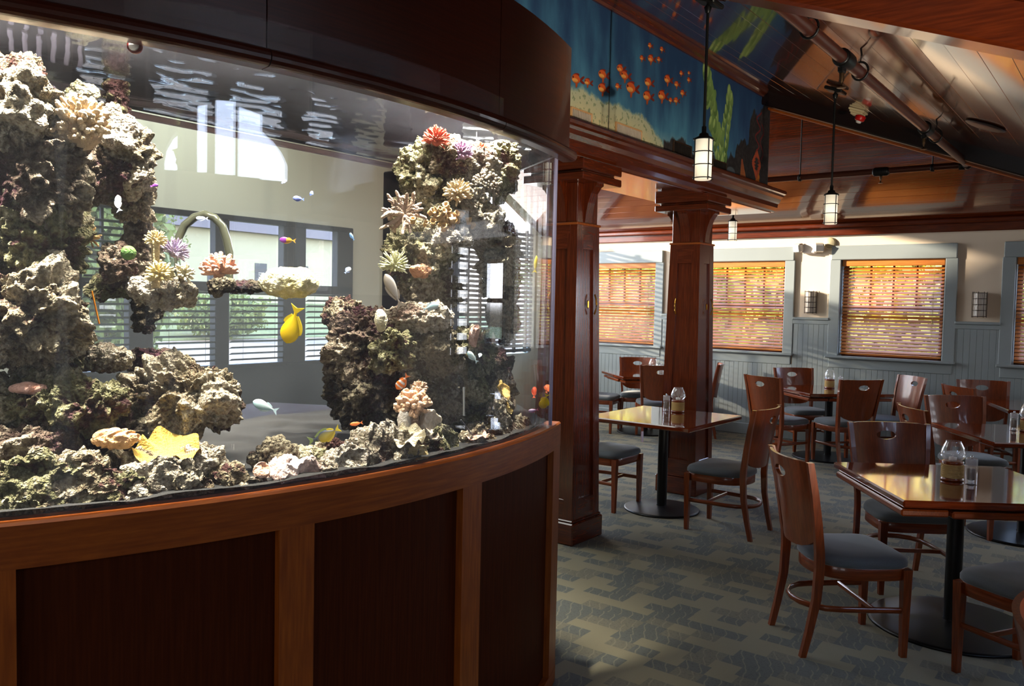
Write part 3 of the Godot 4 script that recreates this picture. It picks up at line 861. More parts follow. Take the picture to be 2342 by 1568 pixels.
func pillar(at: Vector3, label: String) -> void:
	var o := thing("pillar", label, "pillar", at, 0, "", "structure")
	var b := MB.new()
	b.box(tf(Vector3(0, 0.072, 0)), Vector3(0.37, 0.144, 0.37), 0.008)
	b.box(tf(Vector3(0, 0.152, 0)), Vector3(0.35, 0.016, 0.35), 0.006)
	obj("plinth", b, M.mahog_h, o)
	var h0 := 0.165; var h1 := 0.132
	var y0 := 0.15; var y1 := 2.065
	b = MB.new()
	tapered(b, Vector3.ZERO, y0, y1, Vector2(h0 - 0.014, h0 - 0.014), Vector2(h1 - 0.014, h1 - 0.014))
	obj("panel_core", b, M.mahog_y, o)
	# corner stiles and rails stand proud of the panels
	for sx in [-1, 1]:
		for sz in [-1, 1]:
			b = MB.new()
			var P := []
			for k in 2:
				var y := y0 if k == 0 else y1
				var h := h0 if k == 0 else h1
				for s in [[0, 1], [1, 1], [1, 0], [0, 0]]:
					P.append(Vector3(sx * (h - 0.075 * (1 - s[0])), y, sz * (h - 0.075 * (1 - s[1]))))
			for i in 4:
				var j := (i + 1) % 4
				if sx * sz > 0: b.quad(P[i], P[j], P[4 + j], P[4 + i])
				else: b.quad(P[j], P[i], P[4 + i], P[4 + j])
			obj("corner_stile", b, M.mahog_y, o)
	for k in 4:
		b = MB.new()
		var bs := Basis.from_euler(Vector3(0, k * PI / 2, 0))
		b.box(Transform3D(bs, bs * Vector3(0, 0.22, h0 - 0.012)), Vector3(0.2, 0.14, 0.022), 0.003)
		b.box(Transform3D(bs, bs * Vector3(0, 1.99, h1 - 0.010)), Vector3(0.16, 0.16, 0.022), 0.003)
		obj("panel_rail", b, M.mahog_h, o)
	b = MB.new()
	b.box(tf(Vector3(0, 2.072, 0)), Vector3(0.285, 0.016, 0.285), 0.006)
	obj("neck_ring", b, M.cab_x, o)
	b = MB.new(); b.box(tf(Vector3(0, 2.205, 0)), Vector3(0.245, 0.26, 0.245), 0.004)
	obj("neck", b, M.mahog_y, o)
	for k in 4:
		b = MB.new()
		var bs := Basis.from_euler(Vector3(0, k * PI / 2, 0))
		var poly := PackedVector2Array([Vector2(0.12, 2.085), Vector2(0.13, 2.085), Vector2(0.137, 2.15), Vector2(0.150, 2.21), Vector2(0.172, 2.27), Vector2(0.20, 2.31), Vector2(0.215, 2.318), Vector2(0.215, 2.335), Vector2(0.12, 2.335)])
		b.prism(poly, -0.04, 0.04, Transform3D(bs, Vector3.ZERO))
		obj("corbel", b, M.mahog_y, o)
	b = MB.new()
	b.box(tf(Vector3(0, 2.357, 0)), Vector3(0.47, 0.048, 0.47), 0.006)
	b.box(tf(Vector3(0, 2.388, 0)), Vector3(0.40, 0.022, 0.40), 0.004)
	b.box(tf(Vector3(0, 2.432, 0)), Vector3(0.47, 0.064, 0.47), 0.006)
	obj("capital", b, M.mahog_h, o)
	# brass latches on the two faces towards the camera
	for f in [[0.158, -0.03, 0.0], [0.158, 0.045, 0.0]]:
		b = MB.new()
		if f[1] < 0:
			b.tube([Vector3(f[0], 1.49, -0.055), Vector3(f[0] + 0.012, 1.52, -0.055), Vector3(f[0] + 0.016, 1.555, -0.055), Vector3(f[0] + 0.012, 1.59, -0.055), Vector3(f[0], 1.62, -0.055)], 0.006, 8)
			obj("brass_handle", b, M.brass, o)
		else:
			b.box(tf(Vector3(f[0] - 0.004, 1.555, 0.02)), Vector3(0.012, 0.05, 0.014), 0.003)
			obj("brass_plate", b, M.brass, o)
	b = MB.new()
	b.tube([Vector3(-0.055, 1.49, 0.155), Vector3(-0.055, 1.52, 0.168), Vector3(-0.055, 1.555, 0.172), Vector3(-0.055, 1.59, 0.168), Vector3(-0.055, 1.62, 0.155)], 0.006, 8)
	obj("brass_handle", b, M.brass, o)

func mural_wall() -> void:
	var o := thing("wall_mural", "deep blue painted sea bed frieze with a shoal of orange fish above the pillars", "mural", Vector3.ZERO, 0, "", "structure")
	var b := MB.new()
	b.box(tf(Vector3(-3.15, 3.12, -5.1)), Vector3(0.52, 0.98, 5.0))
	obj("bulkhead", b, M.mahog_z, o)
	b = MB.new(); b.has_uv = true
	b.quad(Vector3(-2.87, 2.645, -2.6), Vector3(-2.87, 2.645, -7.6), Vector3(-2.87, 3.5, -7.6), Vector3(-2.87, 3.5, -2.6), Vector2(0, 1), Vector2(1, 1), Vector2(1, 0), Vector2(0, 0))
	b.quad(Vector3(-2.885, 2.645, -7.6), Vector3(-2.885, 3.5, -7.6), Vector3(-2.87, 3.5, -7.6), Vector3(-2.87, 2.645, -7.6), Vector2(0.999, 1), Vector2(0.999, 0), Vector2(1, 0), Vector2(1, 1))
	var pm := StandardMaterial3D.new()
	pm.albedo_texture = mural_image()
	pm.roughness = 0.75
	obj("painted_panel", b, pm, o)
	b = MB.new()
	for z in [-3.25, -4.72]: b.box(tf(Vector3(-2.8695, 3.07, z)), Vector3(0.002, 0.85, 0.004))  # thin dark lines; the farther one lies where the pendant shadow falls
	obj("dark_line", b, plain(Color(0.04, 0.07, 0.10), 0.8), o)
	var cp := PackedVector2Array([Vector2(-3.42, 2.46), Vector2(-2.835, 2.46), Vector2(-2.83, 2.475), Vector2(-2.805, 2.50), Vector2(-2.80, 2.535), Vector2(-2.785, 2.545), Vector2(-2.775, 2.575), Vector2(-2.75, 2.595), Vector2(-2.745, 2.612), Vector2(-2.725, 2.62), Vector2(-2.72, 2.640), Vector2(-2.73, 2.652), Vector2(-3.42, 2.652)])
	b = MB.new(); b.prism(cp, -7.70, -2.6)
	var bm := thing("beam", "stepped wood cornice beam carried by the two pillars below the mural", "beam", Vector3.ZERO, 0, "", "structure")
	obj("cornice", b, M.mahog_z, bm)
	b = MB.new(); b.box(tf(Vector3(-3.125, 2.457, -5.15)), Vector3(0.56, 0.012, 5.0), 0.003)
	obj("soffit_board", b, M.ceil_z, bm)
	b = MB.new()
	b.prism(PackedVector2Array([Vector2(-2.89, 3.475), Vector2(-2.855, 3.475), Vector2(-2.845, 3.49), Vector2(-2.82, 3.50), Vector2(-2.81, 3.52), Vector2(-2.78, 3.53), Vector2(-2.775, 3.56), Vector2(-2.89, 3.56)]), -7.62, -0.5)
	var cr := obj("trim_4", b, M.mahog_z)
	tag(cr, "moulded crown trim between the mural and the sloping ceiling", "trim", "", "structure")
	# vents in the painted wall
	var vl := ["cream vent grille in the painted sand beside the aquarium hood", "cream vent grille in the painted sand right of the other cream one", "dark vent grille in the painted rock behind the nearest pendant", "dark vent grille in the painted rock right of the nearest pendant"]
	var vs := [[-4.385, 2.714, 0.23, 0.10], [-4.98, 2.722, 0.345, 0.10], [-5.80, 2.735, 0.30, 0.115], [-6.49, 2.715, 0.27, 0.09]]
	for i in 4:
		var v = vs[i]
		var g := thing("vent_grille", vl[i], "vent", Vector3(-2.87, v[1], v[0]), 0, "vents in the mural wall")
		var fm: Material = plain(Color(0.86, 0.66, 0.45), 0.5) if i < 2 else plain(Color(0.22, 0.14, 0.07), 0.5)
		b = MB.new()
		for s in [-1, 1]:
			b.box(tf(Vector3(0.006, s * (v[3] / 2), 0)), Vector3(0.014, 0.010, v[2] + 0.010), 0.002)
			b.box(tf(Vector3(0.006, 0, s * (v[2] / 2))), Vector3(0.014, v[3], 0.010), 0.002)
		obj("frame", b, fm, g)
		obj("back", bx(Vector3(0.001, 0, 0), Vector3(0.002, v[3], v[2])), plain(Color(0.26, 0.27, 0.30) if i < 2 else Color(0.02, 0.015, 0.015), 0.8), g)
		var n := int(v[2] / 0.019)
		var sb := MB.new(); sb.box(tf(Vector3.ZERO), Vector3(0.008, v[3] - 0.01, 0.007), 0.001)
		var sm := sb.mesh()
		for k in n: obj("slat", sm, plain(Color(0.82, 0.76, 0.68), 0.5) if i < 2 else plain(Color(0.10, 0.07, 0.05), 0.5), g, Vector3(0.005, 0, -v[2] / 2 + (k + 0.5) * v[2] / n))

func pendant(at: Vector3, ytop: float, tilt: float, label: String) -> void:
	var o := thing("pendant_lamp", label, "lamp", at, 0, "pendant lamps")
	var b := MB.new()
	b.lathe([[0.0, 0.0], [0.040, 0.0], [0.0445, 0.004], [0.0445, 0.205], [0.040, 0.208], [0.0, 0.208]], 28)
	obj("glass_shade", b, M.shade, o)
	b = MB.new()
	for k in 4:
		var a := TAU * k / 4 + 0.6
		b.tube([Vector3(cos(a) * 0.051, -0.004, sin(a) * 0.051), Vector3(cos(a) * 0.051, 0.214, sin(a) * 0.051)], 0.0030, 6)
	for y in [0.008, 0.076, 0.142, 0.208]:
		var ring := []
		for k in 24: ring.append(Vector3(cos(TAU * k / 24) * 0.050, y, sin(TAU * k / 24) * 0.050))
		b.tube(ring, 0.0028, 6, true)
		for k in 4:
			var a := TAU * k / 4 + 0.6
			b.tube([Vector3(cos(a) * 0.050, y, sin(a) * 0.050), Vector3(cos(a) * 0.062, y, sin(a) * 0.062)], 0.0032, 5)
	obj("wire_cage", b, M.black, o)
	b = MB.new()
	b.lathe([[0.0, 0.208], [0.048, 0.208], [0.050, 0.214], [0.026, 0.226], [0.024, 0.238], [0.012, 0.244], [0.012, 0.275], [0.0, 0.28]], 20)
	obj("cap", b, M.black, o)
	var om := OmniLight3D.new(); om.name = "added_glow"; om.light_energy = 0.008; om.omni_range = 30.0; om.omni_attenuation = 2.0; om.light_size = 0.03; om.shadow_enabled = true  # added weak light inside the unlit pendant
	om.light_color = Color(1, 0.96, 0.9); o.add_child(om); om.position = Vector3(0, 0.1, 0)
	b = MB.new(); b.tube([Vector3(0, 0.27, 0), Vector3(0, ytop - at.y, 0)], 0.0075, 10)
	obj("rod", b, M.black, o)
	b = MB.new()
	b.box(Transform3D(Basis.from_euler(Vector3(0, 0, tilt)), Vector3(0, ytop - at.y - 0.012, 0)), Vector3(0.13, 0.024, 0.13), 0.006)
	b.lathe([[0.0, -0.05], [0.012, -0.05], [0.02, -0.02], [0.0, 0.0]], 12, tf(Vector3(0, ytop - at.y - 0.02, 0)))
	obj("canopy", b, M.black, o)

func ceil_y(x: float) -> float:
	return 3.54 - 0.39 * (x + 2.87)

func fixtures() -> void:
	pillar(Vector3(-3.035, 0, -4.56), "varnished square wood pillar nearest the aquarium, with brass latches")
	pillar(Vector3(-3.035, 0, -6.38), "varnished square wood pillar standing behind the table with the rope lantern")
	mural_wall()
	pendant(Vector3(-1.87, 2.215, -4.03), ceil_y(-1.87) - 0.01, -0.37, "white glass pendant lamp in a black wire cage before the mural")
	pendant(Vector3(-1.83, 2.165, -6.09), ceil_y(-1.83) - 0.01, -0.37, "white glass pendant lamp hanging under the plank ceiling near the sprinkler pipe")
	pendant(Vector3(-3.62, 2.285, -8.60), 2.53 + 0.5 * 1.18, 0.0, "small white pendant lamp partly hidden by the end of the cornice beam")
	# sprinkler pipes
	var px := -1.229; var py := 2.775; var pz := -7.75
	var o := thing("sprinkler_pipe", "brown sprinkler pipe running under the sloping planks towards the camera", "pipe", Vector3.ZERO, 0, "sprinkler pipes")
	var b := MB.new(); b.tube([Vector3(px, py, pz), Vector3(px, py, 1.5)], 0.030, 16)
	obj("pipe", b, M.pipe, o)
	for pt in [[1932, 122], [2118, 292]]:
		var z := atx(pt[0], pt[1], px).z
		b = MB.new()
		b.tube([Vector3(px, py, z - 0.06), Vector3(px, py, z - 0.055), Vector3(px, py, z + 0.055), Vector3(px, py, z + 0.06)], [0.030, 0.044, 0.044, 0.030], 16)
		b.box(tf(Vector3(px - 0.01, py - 0.045, z)), Vector3(0.03, 0.04, 0.05), 0.006)
		obj("coupling", b, M.castiron, o)
		b = MB.new()
		b.lathe([[0.0, -0.075], [0.022, -0.075], [0.022, -0.072], [0.005, -0.068], [0.004, -0.05], [0.011, -0.035], [0.012, 0.0], [0.0, 0.0]], 12, tf(Vector3(px - 0.01, py - 0.06, z)))
		obj("sprinkler_head", b, M.bronze, o)
	for pt in [[1852, 40], [1968, 140], [2140, 310]]:
		var z := atx(pt[0], pt[1], px).z
		b = MB.new()
		var ring := []
		for k in 20: ring.append(Vector3(px + cos(TAU * k / 20) * 0.04, py + 0.008 + sin(TAU * k / 20) * 0.046, z))
		b.tube(ring, 0.006, 6, true)
		b.tube([Vector3(px, py + 0.05, z), Vector3(px + 0.005, py + 0.09, z), Vector3(px, ceil_y(px) - py + py, z)], 0.005, 6)
		obj("hanger", b, M.black, o)
	o = thing("sprinkler_pipe", "brown sprinkler pipe running level along the far plank ceiling", "pipe", Vector3.ZERO, 0, "sprinkler pipes")
	b = MB.new(); b.tube([Vector3(-3.1, py + 0.004, pz), Vector3(px - 0.05, py + 0.004, pz)], 0.027, 16)
	obj("pipe", b, M.pipe, o)
	b = MB.new(); b.tube([Vector3(px - 0.07, py, pz), Vector3(px - 0.02, py, pz - 0.004), Vector3(px, py, pz + 0.02), Vector3(px, py, pz + 0.06)], 0.038, 14)
	obj("elbow", b, M.castiron, o)
	b = MB.new(); b.tube([Vector3(-1.98, py, pz), Vector3(-1.96, py, pz), Vector3(-1.86, py, pz), Vector3(-1.84, py, pz)], [0.027, 0.040, 0.040, 0.027], 14)
	obj("coupling", b, M.castiron, o)
	b = MB.new(); b.lathe([[0.0, -0.07], [0.022, -0.07], [0.005, -0.062], [0.005, -0.045], [0.012, -0.03], [0.012, 0.0], [0.0, 0.0]], 12, tf(Vector3(-1.91, py - 0.03, pz)))
	obj("sprinkler_head", b, M.bronze, o)
	for x in [-2.62, -1.5]:
		b = MB.new()
		b.tube([Vector3(x, py, pz), Vector3(x, py + 0.2, pz), Vector3(x, 3.5, pz)], 0.006, 6)
		b.tube([Vector3(x - 0.012, py, pz), Vector3(x + 0.012, py, pz)], 0.034, 12)
		obj("hanger", b, M.black, o)
	# ceiling alarm
	var aa := -atan(0.39)
	o = thing("fire_alarm", "beige ceiling fire alarm with a red strobe ring", "alarm", Vector3(-1.90, ceil_y(-1.90) - 0.002, -7.0))
	o.rotation.z = aa
	o.scale = Vector3.ONE * 0.76
	b = MB.new()
	b.box(tf(Vector3(-0.02, -0.012, 0)), Vector3(0.17, 0.024, 0.17), 0.006)
	b.box(tf(Vector3(-0.02, -0.034, 0)), Vector3(0.14, 0.020, 0.14), 0.006)
	b.box(tf(Vector3(-0.02, -0.054, 0)), Vector3(0.11, 0.020, 0.11), 0.006)
	obj("base", b, plain(Color(0.85, 0.78, 0.62), 0.5), o)
	b = MB.new(); b.lathe([[0.0, -0.11], [0.038, -0.11], [0.05, -0.10], [0.055, -0.06], [0.04, -0.05], [0.0, -0.05]], 20, tf(Vector3(0.035, 0, 0.02)))
	obj("red_ring", b, plain(Color(0.78, 0.05, 0.03), 0.35), o)
	b = MB.new(); b.lathe([[0.0, -0.135], [0.024, -0.13], [0.032, -0.11], [0.0, -0.108]], 16, tf(Vector3(0.035, 0, 0.02)))
	obj("strobe_lens", b, plain(Color(0.92, 0.9, 0.88), 0.15), o)
	o = thing("ceiling_plate", "flat round dark cover plate on the sloping planks at upper right", "cover plate", Vector3(-0.88, ceil_y(-0.88) - 0.006, -6.1))
	o.rotation.z = aa
	b = MB.new(); b.lathe([[0.0, -0.016], [0.10, -0.014], [0.125, -0.006], [0.125, 0.0], [0.0, 0.0]], 28)
	obj("plate", b, plain(Color(0.10, 0.05, 0.035), 0.4), o)
	# unseen low light out of view on the right, placed to light the mural
	var up := thing("unseen_uplight", "unseen uplight placed out of the picture on the right to light the mural", "lamp", Vector3(1.6, 0, -1.63))
	b = MB.new(); b.lathe([[0.0, 0.0], [0.14, 0.0], [0.14, 0.015], [0.012, 0.025], [0.012, 0.50], [0.0, 0.50]], 20)
	obj("stand", b, M.black, up)
	var aim := (Vector3(-2.87, 3.06, -5.2) - Vector3(1.6, 0.6, -1.63)).normalized()
	b = MB.new(); b.lathe([[0.0, -0.12], [0.05, -0.12], [0.06, -0.02], [0.06, 0.0], [0.052, 0.0], [0.05, -0.02], [0.0, -0.02]], 20, Transform3D(up_to(aim), Vector3(0, 0.6, 0)))
	obj("shade", b, M.black, up)
	b = MB.new(); b.lathe([[0.0, -0.016], [0.045, -0.016], [0.045, -0.010], [0.0, -0.008]], 20, Transform3D(up_to(aim), Vector3(0, 0.6, 0)))
	var gm := plain(Color(1, 1, 1), 0.4); gm.emission_enabled = true; gm.emission = Color(1, 0.95, 0.86); gm.emission_energy_multiplier = 3.0
	obj("glowing_lens", b, gm, up)
	var sp := SpotLight3D.new(); sp.name = "light"; sp.light_energy = 15.0; sp.spot_angle = 26.0; sp.spot_angle_attenuation = 0.8; sp.light_size = 0.05
	sp.spot_range = 30.0; sp.spot_attenuation = 2.0; sp.shadow_enabled = true; sp.light_color = Color(1, 0.95, 0.86)
	up.add_child(sp); sp.look_at_from_position(up.position + Vector3(0, 0.6, 0) + aim * 0.01, up.position + Vector3(0, 0.6, 0) + aim, Vector3.UP)
	# wall sconces
	for i in 2:
		o = thing("wall_sconce", ["wire grid wall sconce between the second and third windows", "wire grid wall sconce right of the third window"][i], "sconce", Vector3([-3.130, -1.390][i], 1.505, ZW), 0, "wall sconces")
		b = MB.new()
		var rows := []
		for y in [0.012, 0.255]:
			var row := PackedVector3Array()
			for k in 13: row.append(Vector3(-cos(PI * k / 12) * 0.056, y, 0.008 + sin(PI * k / 12) * 0.075))
			rows.append(row)
		b.grid(rows)
		for y in [0.012, 0.255]:
			for k in 12:
				var a := PI * k / 12; var a2 := PI * (k + 1) / 12
				b.tri(Vector3(0, y, 0.008), Vector3(-cos(a) * 0.056, y, 0.008 + sin(a) * 0.075), Vector3(-cos(a2) * 0.056, y, 0.008 + sin(a2) * 0.075))
		obj("glass_shade", b, plain(Color(0.78, 0.74, 0.69), 0.4), o)
		obj("back_plate", bx(Vector3(0, 0.133, 0.004), Vector3(0.12, 0.25, 0.008), 0.002), M.white, o)
		b = MB.new()
		for k in 5:
			var a := PI * k / 4
			b.tube([Vector3(-cos(a) * 0.068, 0.0, 0.01 + sin(a) * 0.088), Vector3(-cos(a) * 0.068, 0.268, 0.01 + sin(a) * 0.088)], 0.0032, 6)
		for y in [0.012, 0.073, 0.134, 0.195, 0.256]:
			var arc := []
			for k in 13: arc.append(Vector3(-cos(PI * k / 12) * 0.068, y, 0.01 + sin(PI * k / 12) * 0.088))
			b.tube(arc, 0.0030, 6)
		obj("wire_cage", b, plain(Color(0.16, 0.07, 0.04), 0.4, 0.5), o)
	# emergency light and round chime
	o = thing("emergency_light", "white twin head emergency light high on the wall between two window headers", "emergency light", Vector3(-3.155, 2.20, ZW))
	obj("housing", bx(Vector3(0, 0.062, 0.035), Vector3(0.15, 0.115, 0.07), 0.012), plain(Color(0.86, 0.83, 0.8), 0.45), o)
	for s in [-1, 1]:
		b = MB.new()
		var t := Transform3D(Basis.from_euler(Vector3(0.25, s * 0.35, 0)), Vector3(s * 0.12, 0.07, 0.075))
		b.box(t, Vector3(0.105, 0.10, 0.08), 0.014)
		var head := obj("lamp_head", b, plain(Color(0.75, 0.73, 0.70), 0.3, 0.3), o)
		b = MB.new()
		b.box(t * tf(Vector3(0, 0, 0.043)), Vector3(0.085, 0.08, 0.012), 0.008)
		obj("lens", b, plain(Color(0.83, 0.83, 0.82), 0.12, 0.3), head)
	o = thing("door_chime", "round beige disc on the wall beside the emergency light", "chime", Vector3(-2.935, 2.318, ZW))
	b = MB.new(); b.lathe([[0.0, 0.028], [0.055, 0.024], [0.068, 0.012], [0.07, 0.0], [0.0, 0.0]], 24, Transform3D(Basis.from_euler(Vector3(PI / 2, 0, 0)), Vector3.ZERO))
	obj("disc", b, plain(Color(0.72, 0.68, 0.55), 0.5), o)

# ---------- furniture ----------
var chair0: Node3D
var chairs_made := 0

func back_shape(u: float, v: float) -> Vector3:
	# u across (-1..1), v height in metres: gently bowed and raked backrest
	var wd := lerpf(0.178, 0.222, clampf((v - 0.47) / 0.41, 0, 1))
	return Vector3(u * wd, v, 0.205 + 0.075 * pow((v - 0.44) / 0.44, 1.3) + 0.054 * (1.0 - u * u))

func backrest() -> MB:
	var N := 56; var K := 7
	var b := MB.new()
	var cx := 0.0; var cy := 0.805
	var hole := []; var outer := []
	for i in N:
		var a := TAU * i / N
		hole.append(Vector2(cos(a) * 0.27, cy + sin(a) * 0.026))
		# outline: straight top, straight sides, rounded foot
		var d := Vector2(cos(a), sin(a))
		var t := 10.0
		if d.y > 0: t = minf(t, (0.882 - cy) / d.y * 1.0)
		if absf(d.x) > 1e-4: t = minf(t, 0.2 / absf(d.x))
		var p := Vector2(d.x * t / 0.2, cy + d.y * t)
		if d.y < 0:
			var t2 := (cy - 0.475) / -d.y
			t = minf(0.2 / maxf(absf(d.x), 1e-4), t2)
			p = Vector2(d.x * t / 0.2, cy + d.y * t)
			var lim := 0.475 + 0.05 * pow(absf(p.x), 4.0)
			p.y = maxf(p.y, lim)
		p.x = clampf(p.x, -1, 1)
		outer.append(p)
	var th := 0.008
	var fr := []; var bk := []
	for k in K + 1:
		var f := pow(float(k) / K, 1.2)
		var r1 := PackedVector3Array(); var r2 := PackedVector3Array()
		for i in N:
			var q: Vector2 = hole[i].lerp(outer[i], f)
			var p := back_shape(q.x, q.y)
			r1.append(p - Vector3(0, 0, th)); r2.append(p + Vector3(0, 0, th))
		fr.append(r1); bk.append(r2)
	b.grid(fr, true, false, false)
	b.grid(bk, true, false, true)
	b.grid([bk[K], fr[K]], true, false, true)
	b.grid([bk[0], fr[0]], true, false, false)
	return b

func make_chair() -> void:
	var o := thing("dining_chair", "chair", "chair", Vector3.ZERO, 0, "cherry wood dining chairs")
	var out := func(sc: float) -> PackedVector2Array:
		var p := PackedVector2Array()
		for k in 40:
			var a := TAU * k / 40
			var x := cos(a); var z := sin(a)
			var e := 0.42 if z < 0 else 0.85
			p.append(Vector2(signf(x) * pow(absf(x), e) * (0.215 - 0.012 * z) * sc, signf(z) * pow(absf(z), e if z < 0 else 0.8) * 0.215 * sc - 0.01))
		return p
	var b := MB.new()
	var rows := []
	for r in [[0.0, 0.401], [0.94, 0.401], [1.0, 0.412], [1.0, 0.43], [0.96, 0.446], [0.85, 0.456], [0.6, 0.464], [0.0, 0.467]]:
		var row := PackedVector3Array()
		for q in out.call(r[0]): row.append(Vector3(q.x, r[1], q.y))
		rows.append(row)
	b.grid(rows, true, false, true)
	obj("seat", b, M.fabric, o)
	b = MB.new()
	rows = []
	for r in [[0.88, 0.402], [0.88, 0.350], [0.955, 0.350], [0.955, 0.402], [0.88, 0.402]]:
		var row := PackedVector3Array()
		for q in out.call(r[0]): row.append(Vector3(q.x, r[1], q.y))
		rows.append(row)
	b.grid(rows, true, false, false)
	obj("apron", b, M.chair_h, o)
	for s in [-1, 1]:
		b = MB.new()
		tapered(b, Vector3.ZERO, 0.0, 0.40, Vector2(0.013, 0.013), Vector2(0.020, 0.020))
		obj("leg", b, M.chair_y, o, Vector3(s * 0.19, 0, -0.195))
		b = MB.new()
		var rows2 := []
		for q in [[0.0, 0.265, 0.185, 0.013], [0.12, 0.238, 0.186, 0.015], [0.26, 0.212, 0.188, 0.018], [0.40, 0.204, 0.190, 0.020], [0.47, 0.207, 0.192, 0.020], [0.60, 0.226, 0.205, 0.018], [0.74, 0.250, 0.216, 0.016], [0.882, 0.281, 0.226, 0.014]]:
			var row := PackedVector3Array()
			var hx := 0.013
			for c in [[-1, 1], [1, 1], [1, -1], [-1, -1]]:
				row.append(Vector3(s * q[2] + c[0] * hx, q[0], q[1] + c[1] * q[3]))
			rows2.append(row)
		for i in rows2.size() - 1:
			for k in 4:
				var j := (k + 1) % 4
				b.quad(rows2[i][k], rows2[i][j], rows2[i + 1][j], rows2[i + 1][k])
		b.quad(rows2[7][0], rows2[7][1], rows2[7][2], rows2[7][3])
		b.quad(rows2[0][3], rows2[0][2], rows2[0][1], rows2[0][0])
		obj("rear_leg", b, M.chair_y, o)
	obj("backrest", backrest(), M.chair_y, o)
	b = MB.new()
	var path := [Vector3(-0.188, 0.21, -0.19), Vector3(-0.182, 0.21, -0.05), Vector3(-0.176, 0.21, 0.06)]
	for k in 9: path.append(Vector3(-cos(PI * k / 8) * 0.174, 0.21, 0.09 + sin(PI * k / 8) * 0.16))
	path.append_array([Vector3(0.176, 0.21, 0.06), Vector3(0.182, 0.21, -0.05), Vector3(0.188, 0.21, -0.19)])
	b.tube(path, 0.014, 8, false, 0.6)
	obj("stretcher", b, M.chair_h, o)
	b = MB.new(); b.box(tf(Vector3(0, 0.21, -0.06)), Vector3(0.36, 0.022, 0.014), 0.003)
	obj("cross_stretcher", b, M.chair_h, o)
	chair0 = o

func chair(x: float, z: float, deg: float, label: String) -> void:
	if chairs_made == 0:
		chair0.position = Vector3(x, 0, z); chair0.rotation.y = deg_to_rad(deg)
		chair0.set_meta("label", label)
	else: dup(chair0, "dining_chair", Vector3(x, 0, z), deg_to_rad(deg), label)
	chairs_made += 1

func table(x: float, z: float, deg: float, size: float, doubled: bool, base_r: float, label: String, sz2 := -1.0, top: Material = null) -> void:
	var o := thing("dining_table", label, "table", Vector3(x, 0, z), deg_to_rad(deg), "varnished square dining tables")
	var d := sz2 if sz2 > 0 else size
	var b := MB.new()
	b.box(tf(Vector3(0, 0.703, 0)), Vector3(size, 0.034, d), 0.007)
	obj("tabletop", b, top if top else M.table, o)
	if doubled:
		for s in [-1, 1]:
			b = MB.new(); b.box(tf(Vector3(s * (size / 2 - 0.11), 0.658, 0)), Vector3(0.21, 0.032, d - 0.06), 0.007)
			obj("folded_leaf", b, M.chair_z, o)
			b = MB.new(); b.box(tf(Vector3(0, 0.658, s * (d / 2 - 0.11))), Vector3(size - 0.432, 0.032, 0.21), 0.007)
			obj("folded_leaf", b, M.chair_x, o)
		b = MB.new()
		for s in [-1, 1]:
			for t in [-1, 1]: b.box(tf(Vector3(s * (size / 2 - 0.05), 0.68, t * 0.22)), Vector3(0.05, 0.012, 0.05), 0.002)
		obj("hinge", b, M.black, o)
	b = MB.new()
	b.box(tf(Vector3(0, 0.632 if doubled else 0.676, 0)), Vector3(0.5, 0.02, 0.06), 0.004)
	b.box(tf(Vector3(0, 0.632 if doubled else 0.676, 0)), Vector3(0.06, 0.02, 0.5), 0.004)
	b.lathe([[0.0, 0.01], [0.052, 0.012], [0.046, 0.03], [0.038, 0.04], [0.038, 0.66], [0.0, 0.66]], 24)
	obj("pedestal", b, M.castiron, o)
	b = MB.new()
	b.lathe([[0.0, 0.0], [base_r, 0.0], [base_r, 0.010], [base_r - 0.012, 0.016], [base_r * 0.5, 0.026], [0.06, 0.034], [0.0, 0.034]], 48)
	obj("base", b, M.castiron, o)

func lantern(x: float, z: float, label: String) -> void:
	var o := thing("table_lantern", label, "lantern", Vector3(x, 0.72, z), 0, "rope wrapped table lanterns")
	var b := MB.new()
	b.lathe([[0.0, 0.0], [0.050, 0.0], [0.052, 0.006], [0.052, 0.012], [0.046, 0.016], [0.046, 0.082], [0.050, 0.088], [0.050, 0.096], [0.044, 0.098], [0.0, 0.098]], 28)
	obj("holder", b, M.chair_y, o)
	b = MB.new()
	for k in 11:
		var ring := []
		for i in 28: ring.append(Vector3(cos(TAU * i / 28) * 0.0485, 0.019 + k * 0.0060, sin(TAU * i / 28) * 0.0485))
		b.tube(ring, 0.0033, 6, true)
	obj("rope_wrap", b, M.rope, o)
	b = MB.new()
	b.lathe([[0.036, 0.099], [0.050, 0.112], [0.058, 0.126], [0.057, 0.140], [0.049, 0.165], [0.039, 0.186], [0.035, 0.193], [0.036, 0.196], [0.034, 0.196], [0.033, 0.193], [0.037, 0.185], [0.047, 0.164], [0.055, 0.139], [0.056, 0.126], [0.048, 0.113], [0.034, 0.100]], 32)
	obj("glass_chimney", b, glass(0.05), o)
	b = MB.new(); b.lathe([[0.0, 0.098], [0.018, 0.098], [0.018, 0.115], [0.004, 0.117], [0.0, 0.124]], 14)
	obj("candle", b, M.white, o)

